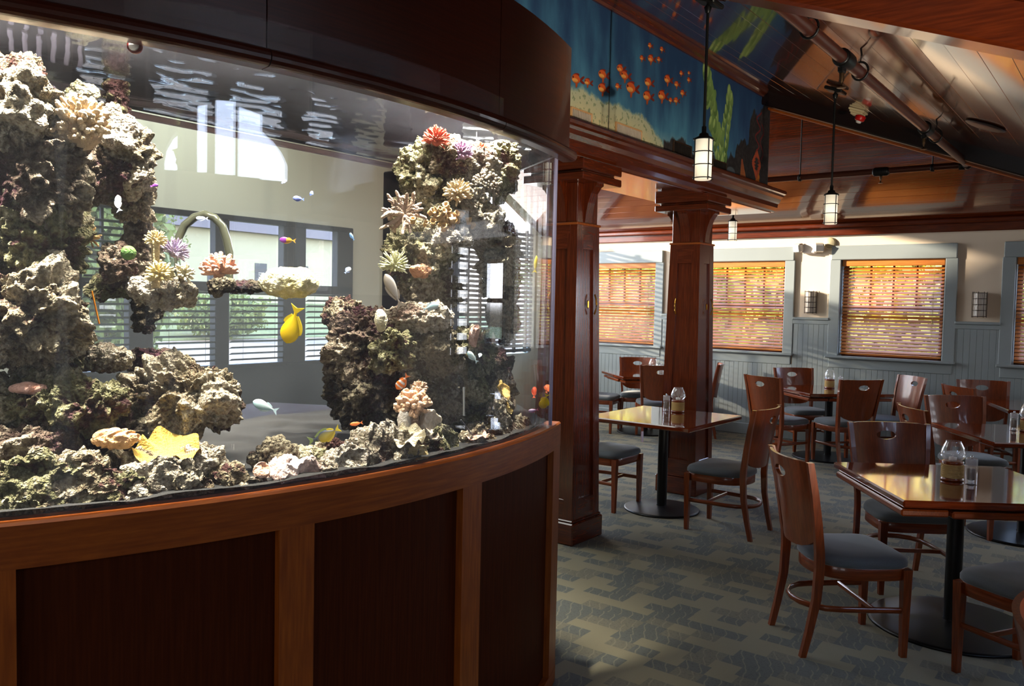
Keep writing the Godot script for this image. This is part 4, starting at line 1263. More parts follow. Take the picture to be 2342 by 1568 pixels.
func mill(x: float, z: float, label: String, pepper: bool) -> void:
	var o := thing("spice_mill", label, "spice mill", Vector3(x, 0.72, z), 0, "clear spice mills")
	var b := MB.new()
	b.lathe([[0.0, 0.0], [0.024, 0.0], [0.026, 0.004], [0.0255, 0.09], [0.0, 0.091]], 20)
	obj("body", b, glass(0.10, Color(0.92, 0.94, 0.96)), o)
	b = MB.new(); b.lathe([[0.0, 0.024], [0.0175, 0.024], [0.018, 0.03], [0.018, 0.076], [0.0, 0.077]], 16)
	obj("filling", b, plain(Color(0.88, 0.86, 0.82) if not pepper else Color(0.36, 0.30, 0.26), 0.8), o)
	b = MB.new(); b.lathe([[0.0, 0.004], [0.016, 0.004], [0.011, 0.014], [0.013, 0.022], [0.0, 0.023]], 14)
	obj("grinder", b, plain(Color(0.85, 0.85, 0.86), 0.25, 0.3), o)
	b = MB.new()
	b.lathe([[0.0, 0.092], [0.026, 0.092], [0.027, 0.096], [0.027, 0.122], [0.024, 0.127], [0.0, 0.128]], 12)
	obj("cap", b, glass(0.25, Color(0.95, 0.95, 0.97)), o)
	b = MB.new(); b.lathe([[0.0, 0.126], [0.006, 0.126], [0.007, 0.134], [0.004, 0.140], [0.0, 0.141]], 12)
	obj("knob", b, M.steel, o)

func furniture() -> void:
	make_chair()
	table(-2.88, -5.66, 0, 0.86, false, 0.285, "square single top table by the second pillar with a thick black pedestal", 0.93)
	table(-4.85, -9.02, -42, 0.88, true, 0.34, "small table glimpsed between the two pillars in front of the first window")
	table(-2.60, -8.85, 45, 0.90, true, 0.35, "table with folded leaves in the middle, ringed by four chairs")
	table(-0.70, -4.53, 35, 0.90, true, 0.385, "large foreground table with folded leaves, lantern and clear mill")
	table(-0.62, -6.72, 34, 0.92, false, 0.35, "table behind the foreground one, cut by the right edge")
	table(-0.66, -8.85, 22, 0.92, false, 0.35, "table at the right edge nearest the window wall")
	table(-5.0, -3.75, 25, 0.95, false, 0.35, "brown table on the far side of the aquarium, seen through the water", -1.0, plain(Color(0.20, 0.10, 0.06), 0.6, 0.0, 0.2))
	chair(-1.073, -3.983, -49, "large foreground chair with its back to the camera beside the big table")
	chair(-3.29, -5.50, -90, "chair half hidden behind the near pillar, only its seat and front legs showing")
	chair(-2.29, -5.46, 90, "chair pulled up to the right side of the pillar table, seen from its side")
	chair(-0.32, -4.02, 60, "grey seated chair cut by the bottom right edge in front of the big table")
	chair(-1.04, -5.04, 214, "chair facing the camera behind the foreground table's far left edge")
	chair(-1.05, -6.46, -56, "dark backed chair seen from behind just above the foreground table")
	chair(-1.04, -7.18, 214, "chair facing the camera tucked under the second table on the right")
	chair(-1.13, -8.62, -48, "chair seen from behind at the left of the farthest right table")
	chair(-1.17, -9.10, 200, "chair facing the camera under the window at far right")
	chair(-2.90, -8.26, -21, "chair at the left of the middle table, turned partly away from the camera")
	chair(-2.98, -9.22, 225, "chair facing the camera on the window side of the middle table")
	chair(-2.38, -8.57, 50, "chair with its back squarely to the camera before the middle table")
	chair(-2.10, -9.10, 135, "chair at the right of the middle table, its narrow back seen at an angle")
	chair(-5.10, -9.26, 210, "chair facing the camera under the first window, behind the small table")
	chair(-5.32, -8.72, -75, "chair beside the near pillar, left of the small table")
	chair(-4.52, -8.66, 37, "chair seen from behind before the small table, half hidden by the second pillar")
	chair(-4.30, -9.22, 114, "chair just right of the second pillar, its shadow thrown on the wainscot")
	chair(0.125, -2.22, -90, "chair back just entering the picture at the bottom right corner")
	chair(-4.42, -3.75, 90, "dark chair on the far side of the aquarium beside the brown table")
	lantern(-2.90, -5.93, "rope wrapped lantern with glass chimney on the pillar table")
	lantern(-4.72, -8.95, "rope wrapped lantern on the small table between the pillars")
	lantern(-2.64, -8.98, "sunlit rope wrapped lantern on the middle table")
	lantern(-0.73, -4.55, "large rope wrapped lantern on the foreground table")
	lantern(-0.63, -6.82, "rope wrapped lantern cut by the right edge on the second table")
	mill(-2.99, -5.91, "clear mill left of the lantern on the pillar table", true)
	mill(-4.63, -8.99, "clear mill beside the lantern on the small table between the pillars", false)
	mill(-2.53, -8.98, "sunlit clear mill right of the lantern on the middle table", false)
	mill(-0.64, -4.50, "clear mill right of the large lantern on the foreground table", true)
	mill(-0.715, -6.80, "clear mill left of the lantern on the second table at the right", true)

# ---------- aquarium ----------
const TC := Vector2(-4.243, -1.702)    # centre of the bowed front in plan (x, z)
const TR := 2.579
const HC := Vector2(-4.79, -1.776)
const HR := 3.11
const Y0 := 1.075
const YW := 2.175
const XB := -2.72

func arcp(c: Vector2, r: float, deg: float, y: float) -> Vector3:
	var a := deg_to_rad(deg)
	return Vector3(c.x + r * cos(a), y, c.y + r * sin(a))

# where a line of sight meets the front glass, then d metres further into the water
func inpx(px: float, py: float, d: float) -> Vector3:
	var v := dirpx(px, py)
	var a := v.x * v.x + v.z * v.z
	var ox := EYE.x - TC.x; var oz := EYE.z - TC.y
	var bb := 2.0 * (ox * v.x + oz * v.z)
	var k := ox * ox + oz * oz - TR * TR
	var D := maxf(bb * bb - 4 * a * k, 0.0)
	var t := (-bb - sqrt(D)) / (2 * a)
	return EYE + v * t + v.normalized() * d

func pxm(p: Vector3) -> float:      # metres per pixel of the photograph at p
	return (p - EYE).dot(CF) / F

# solid band following an arc: profile of (outset, y), angles a0..a1
func arc_band(b: MB, c: Vector2, r: float, a0: float, a1: float, prof: Array, seg := 28) -> void:
	var rows := []
	var n := prof.size()
	for i in n:
		var p = prof[i]; var q = prof[(i + 1) % n]
		for k in seg:
			var t0 := lerpf(a0, a1, float(k) / seg); var t1 := lerpf(a0, a1, float(k + 1) / seg)
			b.quad(arcp(c, r + p[0], t0, p[1]), arcp(c, r + p[0], t1, p[1]), arcp(c, r + q[0], t1, q[1]), arcp(c, r + q[0], t0, q[1]))
	for e in [a0, a1]:
		var poly := []
		for p in prof: poly.append(arcp(c, r + p[0], e, p[1]))
		for i in range(1, n - 1):
			if e == a0: b.tri(poly[0], poly[i + 1], poly[i])
			else: b.tri(poly[0], poly[i], poly[i + 1])

func cabinet_and_hood() -> void:
	var o := thing("aquarium_cabinet", "curved panelled wood cabinet under the aquarium with orange brown rail and dark panels", "cabinet")
	var A0 := 38.0; var A1 := -24.2
	var b := MB.new()
	arc_band(b, TC, 2.60, A0, A1, [[0.0, 0.976], [0.0, 1.068], [-0.006, 1.074], [-0.06, 1.074], [-0.06, 0.976]], 40)
	obj("top_rail", b, M.cab_z, o)
	b = MB.new()
	arc_band(b, TC, 2.60, A0, A1, [[0.0, 0.0], [0.0, 0.062], [-0.05, 0.062], [-0.05, 0.0]], 40)
	obj("bottom_rail", b, M.cab_z, o)
	for st in [[38.0, 36.9], [24.55, 22.38], [9.92, 7.77], [-4.67, -6.97], [-21.45, -24.2]]:
		b = MB.new()
		arc_band(b, TC, 2.60, st[0], st[1], [[-0.001, 0.060], [-0.001, 0.978], [-0.05, 0.978], [-0.05, 0.060]], 5)
		obj("stile", b, M.cab_y, o)
	for st in [[36.9, 24.55], [22.38, 9.92], [7.77, -4.67], [-6.97, -21.45]]:
		b = MB.new()
		arc_band(b, TC, 2.575, st[0] + 0.3, st[1] - 0.3, [[0.0, 0.05], [0.0, 0.985], [-0.015, 0.985], [-0.015, 0.05]], 14)
		obj("panel", b, M.pan_y, o)
	# flat carcass behind the bowed front
	b = MB.new()
	var pl := PackedVector2Array()
	for k in 25:
		var p := arcp(TC, 2.535, lerpf(37.5, -23.8, k / 24.0), 0)
		pl.append(Vector2(p.x, p.z))
	pl.append(Vector2(XB, -3.42)); pl.append(Vector2(XB, -0.1))
	b.prism(pl, -1.07, -0.005, Transform3D(Basis(Vector3(1, 0, 0), Vector3(0, 0, 1), Vector3(0, -1, 0)), Vector3.ZERO))
	obj("carcass", b, M.mahog_y, o)
	# hood over the tank
	o = thing("aquarium_hood", "dark curved wood hood over the aquarium with a rounded lower moulding", "hood")
	var seams := [32.0, 9.95, -6.2, -17.5]
	for i in 3:
		b = MB.new()
		arc_band(b, HC, HR, seams[i] - 0.035, seams[i + 1] + 0.035, [[0.0, 2.155], [0.0, 2.548], [-0.02, 2.548], [-0.02, 2.155]], 18)
		obj("fascia_panel", b, M.hood_z, o)
		b = MB.new()
		var prof := []
		for k in 9:
			var t := -PI / 2 + PI * k / 8.0
			prof.append([0.008 + 0.020 * cos(t), 2.134 + 0.022 * sin(t)])
		prof.append([-0.03, 2.156]); prof.append([-0.03, 2.112])
		arc_band(b, HC, HR, seams[i] - 0.03, seams[i + 1] + 0.03 - (0.35 if i == 2 else 0.0), prof, 18)
		obj("lower_moulding", b, M.hood_z, o)
	b = MB.new()
	arc_band(b, HC, HR - 0.021, 32.0, -17.5, [[0.0, 2.14], [0.0, 2.54], [-0.012, 2.54], [-0.012, 2.14]], 18)
	obj("inner_lining", b, plain(Color(0.12, 0.11, 0.11), 0.6), o)
	b = MB.new()
	pl = PackedVector2Array()
	for k in 25:
		var p := arcp(HC, HR - 0.022, lerpf(31.9, -17.4, k / 24.0), 0)
		pl.append(Vector2(p.x, p.z))
	pl.append(Vector2(XB - 0.06, -3.3)); pl.append(Vector2(XB - 0.06, -0.12))
	b.prism(pl, -2.57, -2.545, Transform3D(Basis(Vector3(1, 0, 0), Vector3(0, 0, 1), Vector3(0, -1, 0)), Vector3.ZERO))
	obj("top_board", b, M.hood_z, o)
	b = MB.new()
	var e0 := arcp(HC, HR - 0.02, -17.45, 0); var e1 := Vector3(XB - 0.05, 0, -3.28)
	var mid := (e0 + e1) / 2; var dv := e1 - e0
	b.box(Transform3D(Basis.from_euler(Vector3(0, -atan2(dv.z, dv.x), 0)), Vector3(mid.x, 2.345, mid.z)), Vector3(dv.length(), 0.40, 0.02), 0.003)
	obj("end_board", b, M.hood_x, o)
	b = MB.new(); b.box(tf(Vector3(XB - 0.05, 2.365, -1.7)), Vector3(0.02, 0.36, 3.1), 0.003)
	obj("back_board", b, plain(Color(0.17, 0.16, 0.17), 0.6), o)
	# unseen lamps in the hood, placed to light the reef
	var spots := [[0.22, -0.25, 13.0], [0.13, -0.60, 10.0], [0.15, -0.95, 10.0], [0.20, -1.30, 4.5], [0.20, -1.75, 3.5], [0.16, -2.08, 11.0], [0.15, -2.42, 13.0]]
	var ln := ["hood lamp beyond the left edge of the picture", "hood lamp at the left end over the reef", "hood lamp over the beige finger coral", "hood lamp over the middle of the tank", "hood lamp over the antler coral", "hood lamp over the red and violet corals", "hood lamp at the far right end over the reef tower"]
	for i in 7:
		var q = spots[i]
		var p := Vector3(TC.x + sqrt(TR * TR - pow(q[1] - TC.y, 2)) - q[0], 2.50, q[1])
		var l := thing("tank_lamp", ln[i], "lamp", p, 0, "lamps inside the aquarium hood")
		var mb := MB.new(); mb.box(tf(Vector3(0, 0.03, 0)), Vector3(0.22, 0.03, 0.22), 0.006)
		obj("housing", mb, M.steel, l)
		mb = MB.new(); mb.box(tf(Vector3(0, 0.010, 0)), Vector3(0.09, 0.008, 0.11), 0.002)
		var em := plain(Color(1, 1, 1), 0.5)
		em.emission_enabled = true; em.emission = Color(1, 0.97, 0.92); em.emission_energy_multiplier = 4.0
		obj("glowing_panel", mb, em, l)
		var a := SpotLight3D.new(); a.name = "light"
		a.spot_angle = 44.0; a.spot_angle_attenuation = 0.9; a.light_size = 0.03
		a.light_energy = q[2]
		a.light_color = Color(1.0, 0.975, 0.91)
		a.spot_range = 12.0; a.spot_attenuation = 2.0; a.shadow_enabled = true
		l.add_child(a)
		a.look_at_from_position(l.position + Vector3(0, -0.005, 0), l.position + Vector3(-0.36 if i else -0.05, -1.0, 0.10 if i > 4 else (0.0 if i else -0.36)), Vector3.RIGHT)

func tank() -> void:
	var o := thing("aquarium_tank", "large bow fronted clear acrylic reef tank", "aquarium")
	var b := MB.new()
	arc_band(b, TC, TR, 37.4, -21.6, [[0.0, Y0], [0.0, 2.22]], 40)
	obj("front_pane", b, M.acryl, o)
	b = MB.new()
	arc_band(b, TC, TR - 0.014, 37.4, -21.6, [[0.0, Y0], [0.0, 2.22]], 40)
	obj("front_pane_inner_face", b, M.acryl, o)
	var c0 := arcp(TC, TR, -21.6, 0); var c1 := Vector3(XB, 0, -3.36)
	b = MB.new()
	b.quad(c0 + Vector3(0, Y0, 0), c1 + Vector3(0, Y0, 0), c1 + Vector3(0, 2.22, 0), c0 + Vector3(0, 2.22, 0))
	obj("side_pane", b, M.wet, o)
	b = MB.new()
	b.quad(c1 + Vector3(0, Y0, 0), Vector3(XB, Y0, -0.15), Vector3(XB, 2.22, -0.15), c1 + Vector3(0, 2.22, 0))
	obj("back_pane", b, M.wet, o)
	b = MB.new()
	var ed := plain(Color(0.62, 0.60, 0.72), 0.2)
	b.tube([c0 + Vector3(0.002, Y0, 0), c0 + Vector3(0.002, 2.12, 0)], 0.007, 8)
	obj("corner_edge", b, ed, o)
	b = MB.new(); b.box(tf(Vector3(XB + 0.004, 2.155, -1.75)), Vector3(0.014, 0.022, 3.2), 0.004)
	obj("top_rim", b, plain(Color(0.80, 0.72, 0.74), 0.25), o)
	b = MB.new()
	b.tube([c1 + Vector3(0.01, Y0, 0.01), c1 + Vector3(0.01, 2.16, 0.01)], 0.016, 8)
	obj("back_corner_edge", b, plain(Color(0.50, 0.46, 0.46), 0.3), o)
	# water surface seen from below
	var n1 := FastNoiseLite.new(); n1.seed = 2; n1.frequency = 6.0
	var n2 := FastNoiseLite.new(); n2.seed = 6; n2.frequency = 22.0
	b = MB.new()
	var rows := []
	for i in 61:
		var row := PackedVector3Array()
		for j in 161:
			var z := -0.2 - 3.15 * j / 160.0
			var xf := TC.x + sqrt(maxf(TR * TR - pow(z - TC.y, 2), 0.1)) - 0.01
			if z < c0.z: xf = lerpf(c0.x, c1.x, (z - c0.z) / (c1.z - c0.z)) - 0.01
			var x := lerpf(XB + 0.01, maxf(xf, XB + 0.02), i / 60.0)
			row.append(Vector3(x, YW + 0.0020 * n1.get_noise_2d(x * 2.0, z) + 0.0007 * n2.get_noise_2d(x * 2.5, z), z))
		rows.append(row)
	b.grid(rows)
	var rows2 := []
	for r0 in rows:
		var r1 := PackedVector3Array()
		for q0 in r0: r1.append(q0 + Vector3(0, 0.004, 0))
		rows2.append(r1)
	b.grid(rows2)
	var w := obj("water_surface", b, glass(0.08, Color(0.55, 0.55, 0.60)))
	tag(w, "rippled underside of the aquarium water surface mirroring the reef", "water", "", "stuff")
	# sand bed
	b = MB.new()
	var n3 := FastNoiseLite.new(); n3.seed = 12; n3.frequency = 5.0
	rows = []
	for i in 31:
		var row := PackedVector3Array()
		for j in 81:
			var z := -0.2 - 3.1 * j / 80.0
			var xf := TC.x + sqrt(maxf(TR * TR - pow(z - TC.y, 2), 0.1)) - 0.012
			if z < c0.z: xf = lerpf(c0.x, c1.x, (z - c0.z) / (c1.z - c0.z)) - 0.012
			var x := lerpf(XB + 0.01, maxf(xf, XB + 0.02), i / 30.0)
			row.append(Vector3(x, Y0 + 0.016 + 0.010 * n3.get_noise_2d(x, z) , z))
		rows.append(row)
	b.grid(rows)
	var sm := StandardMaterial3D.new()
	sm.albedo_texture = ntex(0.3, 31, Color(0.055, 0.055, 0.055), Color(0.11, 0.105, 0.10), 3, 256)
	sm.uv1_triplanar = true; sm.uv1_scale = Vector3(3, 3, 3); sm.roughness = 0.95
	var s := obj("sand", b, sm)
	tag(s, "dark grey gravel on the floor of the aquarium", "sand", "", "stuff")
	# overflow boxes
	var dk := plain(Color(0.055, 0.06, 0.09), 0.3)
	var ov := thing("overflow_box", "dark blue black overflow box with slotted teeth at the upper left of the tank", "overflow box", Vector3(-2.60, 0, -1.02))
	obj("body", bx(Vector3(0, 1.98, 0), Vector3(0.2, 0.30, 0.30), 0.006), dk, ov)
	for k in 8: obj("tooth", bx(Vector3(0.104, 2.105, -0.13 + k * 0.037), Vector3(0.010, 0.075, 0.013), 0.004), plain(Color(0.62, 0.60, 0.68), 0.2), ov)
	ov = thing("overflow_box", "dark overflow tower behind the right reef tower", "overflow box", Vector3(-2.62, 0, -2.72))
	obj("body", bx(Vector3(0, 1.60, 0), Vector3(0.17, 1.04, 0.34), 0.006), dk, ov)
	# return pipe
	var rp := thing("return_pipe", "clear grey return hose bent in an upside down U behind the corals", "pipe")
	b = MB.new()
	var path := []
	var l0 := inpx(402, 590, 0.72); 
	var mpp := pxm(l0)
	var right := CR; right.y = 0; right = right.normalized()
	path.append(l0 + Vector3(0, -0.06, 0))
	for q in [[402, 575], [408, 545], [422, 515], [445, 496], [468, 489], [490, 496], [508, 515], [518, 545], [524, 575], [526, 640]]:
		path.append(l0 + right * (q[0] - 402) * mpp + Vector3(0, (590 - q[1]) * mpp, 0))
	b.tube(path, 0.0125, 10)
	obj("hose", b, plain(Color(0.30, 0.31, 0.26), 0.12, 0.4), rp)

# ---------- reef ----------
var ico_v := PackedVector3Array()
var ico_f := PackedInt32Array()

# sphere of 20 * n * n triangles
func make_ico(n: int) -> void:
	var t := (1.0 + sqrt(5.0)) / 2.0
	var v: Array[Vector3] = []
	for p in [[-1, t, 0], [1, t, 0], [-1, -t, 0], [1, -t, 0], [0, -1, t], [0, 1, t], [0, -1, -t], [0, 1, -t], [t, 0, -1], [t, 0, 1], [-t, 0, -1], [-t, 0, 1]]:
		v.append(Vector3(p[0], p[1], p[2]).normalized())
	var f := [0, 11, 5, 0, 5, 1, 0, 1, 7, 0, 7, 10, 0, 10, 11, 1, 5, 9, 5, 11, 4, 11, 10, 2, 10, 7, 6, 7, 1, 8, 3, 9, 4, 3, 4, 2, 3, 2, 6, 3, 6, 8, 3, 8, 9, 4, 9, 5, 2, 4, 11, 6, 2, 10, 8, 6, 7, 9, 8, 1]
	ico_v = PackedVector3Array(); ico_f = PackedInt32Array()
	var seen := {}
	for i in range(0, f.size(), 3):
		var a := v[f[i]]; var b := v[f[i + 1]]; var c := v[f[i + 2]]
		var at := {}
		for j in n + 1:
			for k in n + 1 - j:
				var p := (a * float(n - j - k) + b * float(j) + c * float(k)).normalized()
				var key := Vector3i((p * 20000.0).round())
				if not seen.has(key):
					seen[key] = ico_v.size(); ico_v.append(p)
				at[j * 1000 + k] = seen[key]
		for j in n:
			for k in n - j:
				ico_f.append_array([at[j * 1000 + k], at[(j + 1) * 1000 + k], at[j * 1000 + k + 1]])
				if j + k < n - 1: ico_f.append_array([at[(j + 1) * 1000 + k], at[(j + 1) * 1000 + k + 1], at[j * 1000 + k + 1]])
var icos := {}
func use_ico(n: int) -> void:
	if not icos.has(n):
		make_ico(n)
		icos[n] = [ico_v, ico_f]
	ico_v = icos[n][0]; ico_f = icos[n][1]

var nz_a := FastNoiseLite.new()
var nz_b := FastNoiseLite.new()
var nz_c := FastNoiseLite.new()
var nz_d := FastNoiseLite.new()
var nz_e := FastNoiseLite.new()

func reef_noise() -> void:
	nz_a.seed = 1; nz_a.frequency = 5.0; nz_a.fractal_octaves = 3
	nz_b.seed = 2; nz_b.noise_type = FastNoiseLite.TYPE_CELLULAR; nz_b.frequency = 42.0
	nz_b.cellular_return_type = FastNoiseLite.RETURN_DISTANCE; nz_b.fractal_type = FastNoiseLite.FRACTAL_NONE
	nz_c.seed = 3; nz_c.frequency = 60.0; nz_c.fractal_octaves = 3
	nz_d.seed = 4; nz_d.frequency = 9.0
	nz_e.seed = 7; nz_e.noise_type = FastNoiseLite.TYPE_CELLULAR; nz_e.frequency = 15.0
	nz_e.cellular_return_type = FastNoiseLite.RETURN_DISTANCE; nz_e.fractal_type = FastNoiseLite.FRACTAL_NONE; nz_d.fractal_octaves = 3

# one craggy lump; radii in metres along the photograph's right, up and depth
func lump(c: Vector3, rad: Vector3, sd: float, crag: float, knob: float, pal: Array) -> MB:
	use_ico(58 if rad.x + rad.y > 0.20 else 32)
	var b := MB.new()
	b.has_col = true
	var rt := CR; rt.y = 0; rt = rt.normalized()
	var fw := Vector3(CF.x, 0, CF.z).normalized()
	var off := Vector3(sd * 3.1, sd * 1.7, sd * 2.3)
	var ms := minf(rad.x, minf(rad.y, rad.z))
	var n := ico_v.size()
	b.v.resize(n); b.n.resize(n); b.uv.resize(n); b.col.resize(n)
	for i in n:
		var d := ico_v[i]
		var base := c + rt * d.x * rad.x + Vector3(0, d.y * rad.y, 0) + fw * d.z * rad.z
		var q := base + off
		var na := nz_a.get_noise_3dv(q)
		var nb := nz_b.get_noise_3dv(q + Vector3(na, na, -na) * 0.02)
		var nc := nz_c.get_noise_3dv(q)
		var nd := nz_d.get_noise_3dv(q)
		var dir := (rt * d.x / rad.x + Vector3(0, d.y / rad.y, 0) + fw * d.z / rad.z).normalized()
		var ne := nz_e.get_noise_3dv(q + Vector3(na, -na, na) * 0.04)
		var disp := ms * crag * (na * 0.9 - absf(nd) * 1.1 + 0.22) + knob * 1.7 * (-nb - 0.35) + knob * 2.4 * (-ne - 0.35) + nc * knob * 0.7
		var p := base + dir * disp
		p.y = clampf(p.y, Y0 + 0.004, 2.165)
		var dx := p.x - TC.x; var dz := p.z - TC.y
		var rr := sqrt(dx * dx + dz * dz)
		var lim := TR - 0.02 - minf(p.y - Y0, 0.22) * 0.34 - 0.05 * absf(nd) - 0.035 * absf(na)
		if rr > lim:
			p.x = TC.x + dx * lim / rr; p.z = TC.y + dz * lim / rr
		p.x = maxf(p.x, XB + 0.02)
		b.v[i] = p
		var t := clampf(0.5 + nd * 0.9 + nc * 0.35, 0, 1)
		var u := clampf(0.5 + na * 1.1 + nc * 0.5, 0, 1)
		var cc: Color = pal[0].lerp(pal[1], t)
		if u > 0.60: cc = cc.lerp(pal[2], minf((u - 0.60) * 4.0, 1.0))
		if u < 0.34: cc = cc.lerp(pal[3], minf((0.34 - u) * 4.0, 1.0))
		b.col[i] = cc
	for i in range(0, ico_f.size(), 3):
		var i0 := ico_f[i]; var i1 := ico_f[i + 1]; var i2 := ico_f[i + 2]
		var nn := (b.v[i1] - b.v[i0]).cross(b.v[i2] - b.v[i0])
		if nn.dot(b.v[i0] + b.v[i1] + b.v[i2] - c * 3.0) < 0: pass
		b.n[i0] += nn; b.n[i1] += nn; b.n[i2] += nn
	var flip := 1.0
	var test := b.n[0].dot(b.v[0] - c)
	if test < 0: flip = -1.0
	for i in n: b.n[i] = (b.n[i] * flip).normalized() if b.n[i].length_squared() > 1e-20 else Vector3.UP
	b.idx = ico_f.duplicate()
	if flip > 0:
		for i in range(0, b.idx.size(), 3):
			var k := b.idx[i + 1]; b.idx[i + 1] = b.idx[i + 2]; b.idx[i + 2] = k
	return b

var PAL := {
	"cream": [Color(0.16, 0.125, 0.085), Color(0.46, 0.42, 0.30), Color(0.66, 0.62, 0.50), Color(0.10, 0.05, 0.05)],
	"green": [Color(0.10, 0.10, 0.05), Color(0.33, 0.34, 0.20), Color(0.56, 0.55, 0.41), Color(0.09, 0.045, 0.05)],
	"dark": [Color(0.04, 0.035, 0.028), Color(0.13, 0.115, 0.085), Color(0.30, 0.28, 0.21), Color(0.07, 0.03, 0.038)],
	"purple": [Color(0.07, 0.046, 0.042), Color(0.22, 0.175, 0.14), Color(0.46, 0.42, 0.34), Color(0.10, 0.042, 0.062)],
	"white": [Color(0.40, 0.37, 0.29), Color(0.66, 0.63, 0.53), Color(0.80, 0.78, 0.70), Color(0.24, 0.18, 0.15)],
}
var rock_no := 0

# px, py, half width and half height in pixels; d = metres behind the glass
func rock(px: float, py: float, rx: float, ry: float, d: float, pal: String, label: String, crag := 0.55, knob := 0.016, deep := 0.8) -> void:
	var p := inpx(px, py, d)
	var m := pxm(p)
	rock_no += 1
	var r := Vector3(rx * m, ry * m, minf((rx + ry) * 0.5 * m * deep, 0.34))
	var o := obj("reef_rock", lump(p, r, rock_no, crag, knob, PAL[pal]), M.rock)
	tag(o, label, "reef rock", "live rocks in the aquarium")

func reef() -> void:
	reef_noise()
	# left tower
	rock(30, 235, 95, 95, 0.29, "cream", "sunlit cream boulder at the top of the left reef tower", 0.6, 0.018)
	rock(48, 400, 118, 115, 0.33, "purple", "brown knobbly boulder below the cream top of the left tower", 0.7, 0.018)
	rock(70, 560, 110, 110, 0.35, "green", "green grey boulder halfway down the left reef tower", 0.65, 0.020)
	rock(45, 715, 135, 110, 0.31, "cream", "broad cream and purple boulder low on the left reef tower", 0.7, 0.018)
	rock(120, 800, 70, 75, 0.37, "green", "dim green boulder at the right foot of the left tower", 0.6, 0.018)
	rock(252, 312, 58, 42, 0.43, "white", "bright white ledge below the beige finger coral", 0.7, 0.016)
	rock(205, 395, 95, 55, 0.45, "purple", "shadowed brown rock bridge under the beige finger coral", 0.7, 0.018)
	rock(305, 365, 36, 62, 0.43, "cream", "cream knob rock on the upper arm beside the open water", 0.5, 0.018)
	rock(300, 455, 42, 48, 0.47, "cream", "rounded tan rock hanging above the first dark blind", 0.5, 0.018)
	rock(326, 570, 26, 70, 0.53, "purple", "thin brown stalk of rock left of the yellow corals", 0.5, 0.014)
	rock(268, 225, 22, 62, 0.68, "green", "narrow dark rock post beside the overflow box", 0.4, 0.012)
	rock(185, 222, 26, 26, 0.55, "green", "small green topped stone in front of the overflow box", 0.5, 0.010)
	# middle ledge
	rock(365, 668, 70, 26, 0.36, "white", "pale shelf of rock under the yellow corals", 0.5, 0.014)
	rock(262, 660, 60, 20, 0.55, "green", "thin dim ledge left of the pale shelf", 0.5, 0.012)
	rock(335, 715, 22, 46, 0.53, "dark", "dark stem of rock holding up the pale shelf", 0.5, 0.014)
	rock(268, 604, 38, 36, 0.43, "purple", "round mottled rock with a green bubble coral on top", 0.4, 0.012)
	rock(505, 650, 30, 14, 0.45, "dark", "small dark stone under the pink finger coral", 0.4, 0.010)
	rock(560, 655, 40, 11, 0.55, "dark", "thin dark rock bar between the two middle corals", 0.4, 0.008)
	# left foreground
	rock(120, 925, 170, 58, 0.30, "green", "long lit rock shelf across the lower left", 0.7, 0.018)
	rock(240, 820, 62, 34, 0.43, "white", "pale grainy mound behind the lower left shelf", 0.25, 0.007)
	rock(355, 830, 62, 36, 0.55, "purple", "faint pinkish mound behind the craggy middle rock", 0.3, 0.010)
	rock(425, 915, 112, 78, 0.32, "cream", "big craggy rock with curled white knobs left of the open water", 0.65, 0.020)
	rock(515, 935, 40, 45, 0.41, "purple", "dim purple rock at the right end of the craggy one", 0.6, 0.014)
	rock(250, 985, 95, 50, 0.34, "dark", "shadowed rock behind the brown brain coral", 0.6, 0.016)
	rock(50, 1025, 110, 48, 0.24, "purple", "dark purple rock at the left edge low down", 0.6, 0.016)
	rock(70, 1125, 105, 72, 0.07, "green", "olive green boulder in the bottom left corner", 0.55, 0.016)
	rock(190, 1095, 78, 52, 0.10, "cream", "cream rock with round holes near the bottom left corner", 0.65, 0.016)
	rock(265, 1130, 70, 42, 0.07, "green", "brown and green rubble below the little yellow sponge", 0.7, 0.014)
	rock(300, 1075, 58, 34, 0.18, "cream", "knobbly grey rubble left of the yellow plate coral", 0.7, 0.014)
	rock(375, 1105, 88, 42, 0.07, "white", "pale ridged rock along the glass below the yellow plate coral", 0.7, 0.013)
	rock(452, 1065, 62, 42, 0.16, "white", "pale wrinkled rock right of the yellow plate coral", 0.7, 0.014)
	rock(520, 1090, 42, 30, 0.08, "cream", "small rubble left of the white sand patch", 0.7, 0.010)
	# middle foreground
	rock(618, 1042, 42, 28, 0.18, "dark", "dark green stone by the pink soft coral", 0.6, 0.012)
	rock(690, 1040, 50, 15, 0.24, "green", "low flat stone behind the pink soft coral", 0.6, 0.010)
	rock(765, 1025, 42, 24, 0.22, "cream", "small cream stone left of the white rubble heap", 0.6, 0.012)
	rock(885, 1035, 105, 44, 0.09, "white", "broad heap of white knobbly rubble in front at centre", 0.7, 0.015)
	rock(800, 1058, 62, 26, 0.07, "white", "pale stones along the glass left of the white heap", 0.6, 0.012)
	rock(1000, 1015, 70, 28, 0.09, "green", "grey green stones at the foot of the pale pink coral", 0.6, 0.012)
	rock(1110, 1005, 66, 26, 0.08, "cream", "cream stones along the glass towards the right corner", 0.5, 0.010)
	# lower right mass
	rock(780, 715, 42, 42, 0.60, "cream", "pale edge of rock right of the mushroom coral", 0.6, 0.014)
	rock(835, 790, 72, 85, 0.47, "purple", "purple brown slope rising from the open water", 0.6, 0.018)
	rock(850, 900, 85, 85, 0.45, "dark", "dark cave rock behind the clownfish", 0.7, 0.018)
	rock(895, 800, 48, 42, 0.31, "green", "curled green rock above the clownfish", 0.8, 0.018)
	rock(955, 725, 78, 32, 0.35, "white", "grainy pale tabletop rock under the grey fish", 0.4, 0.010)
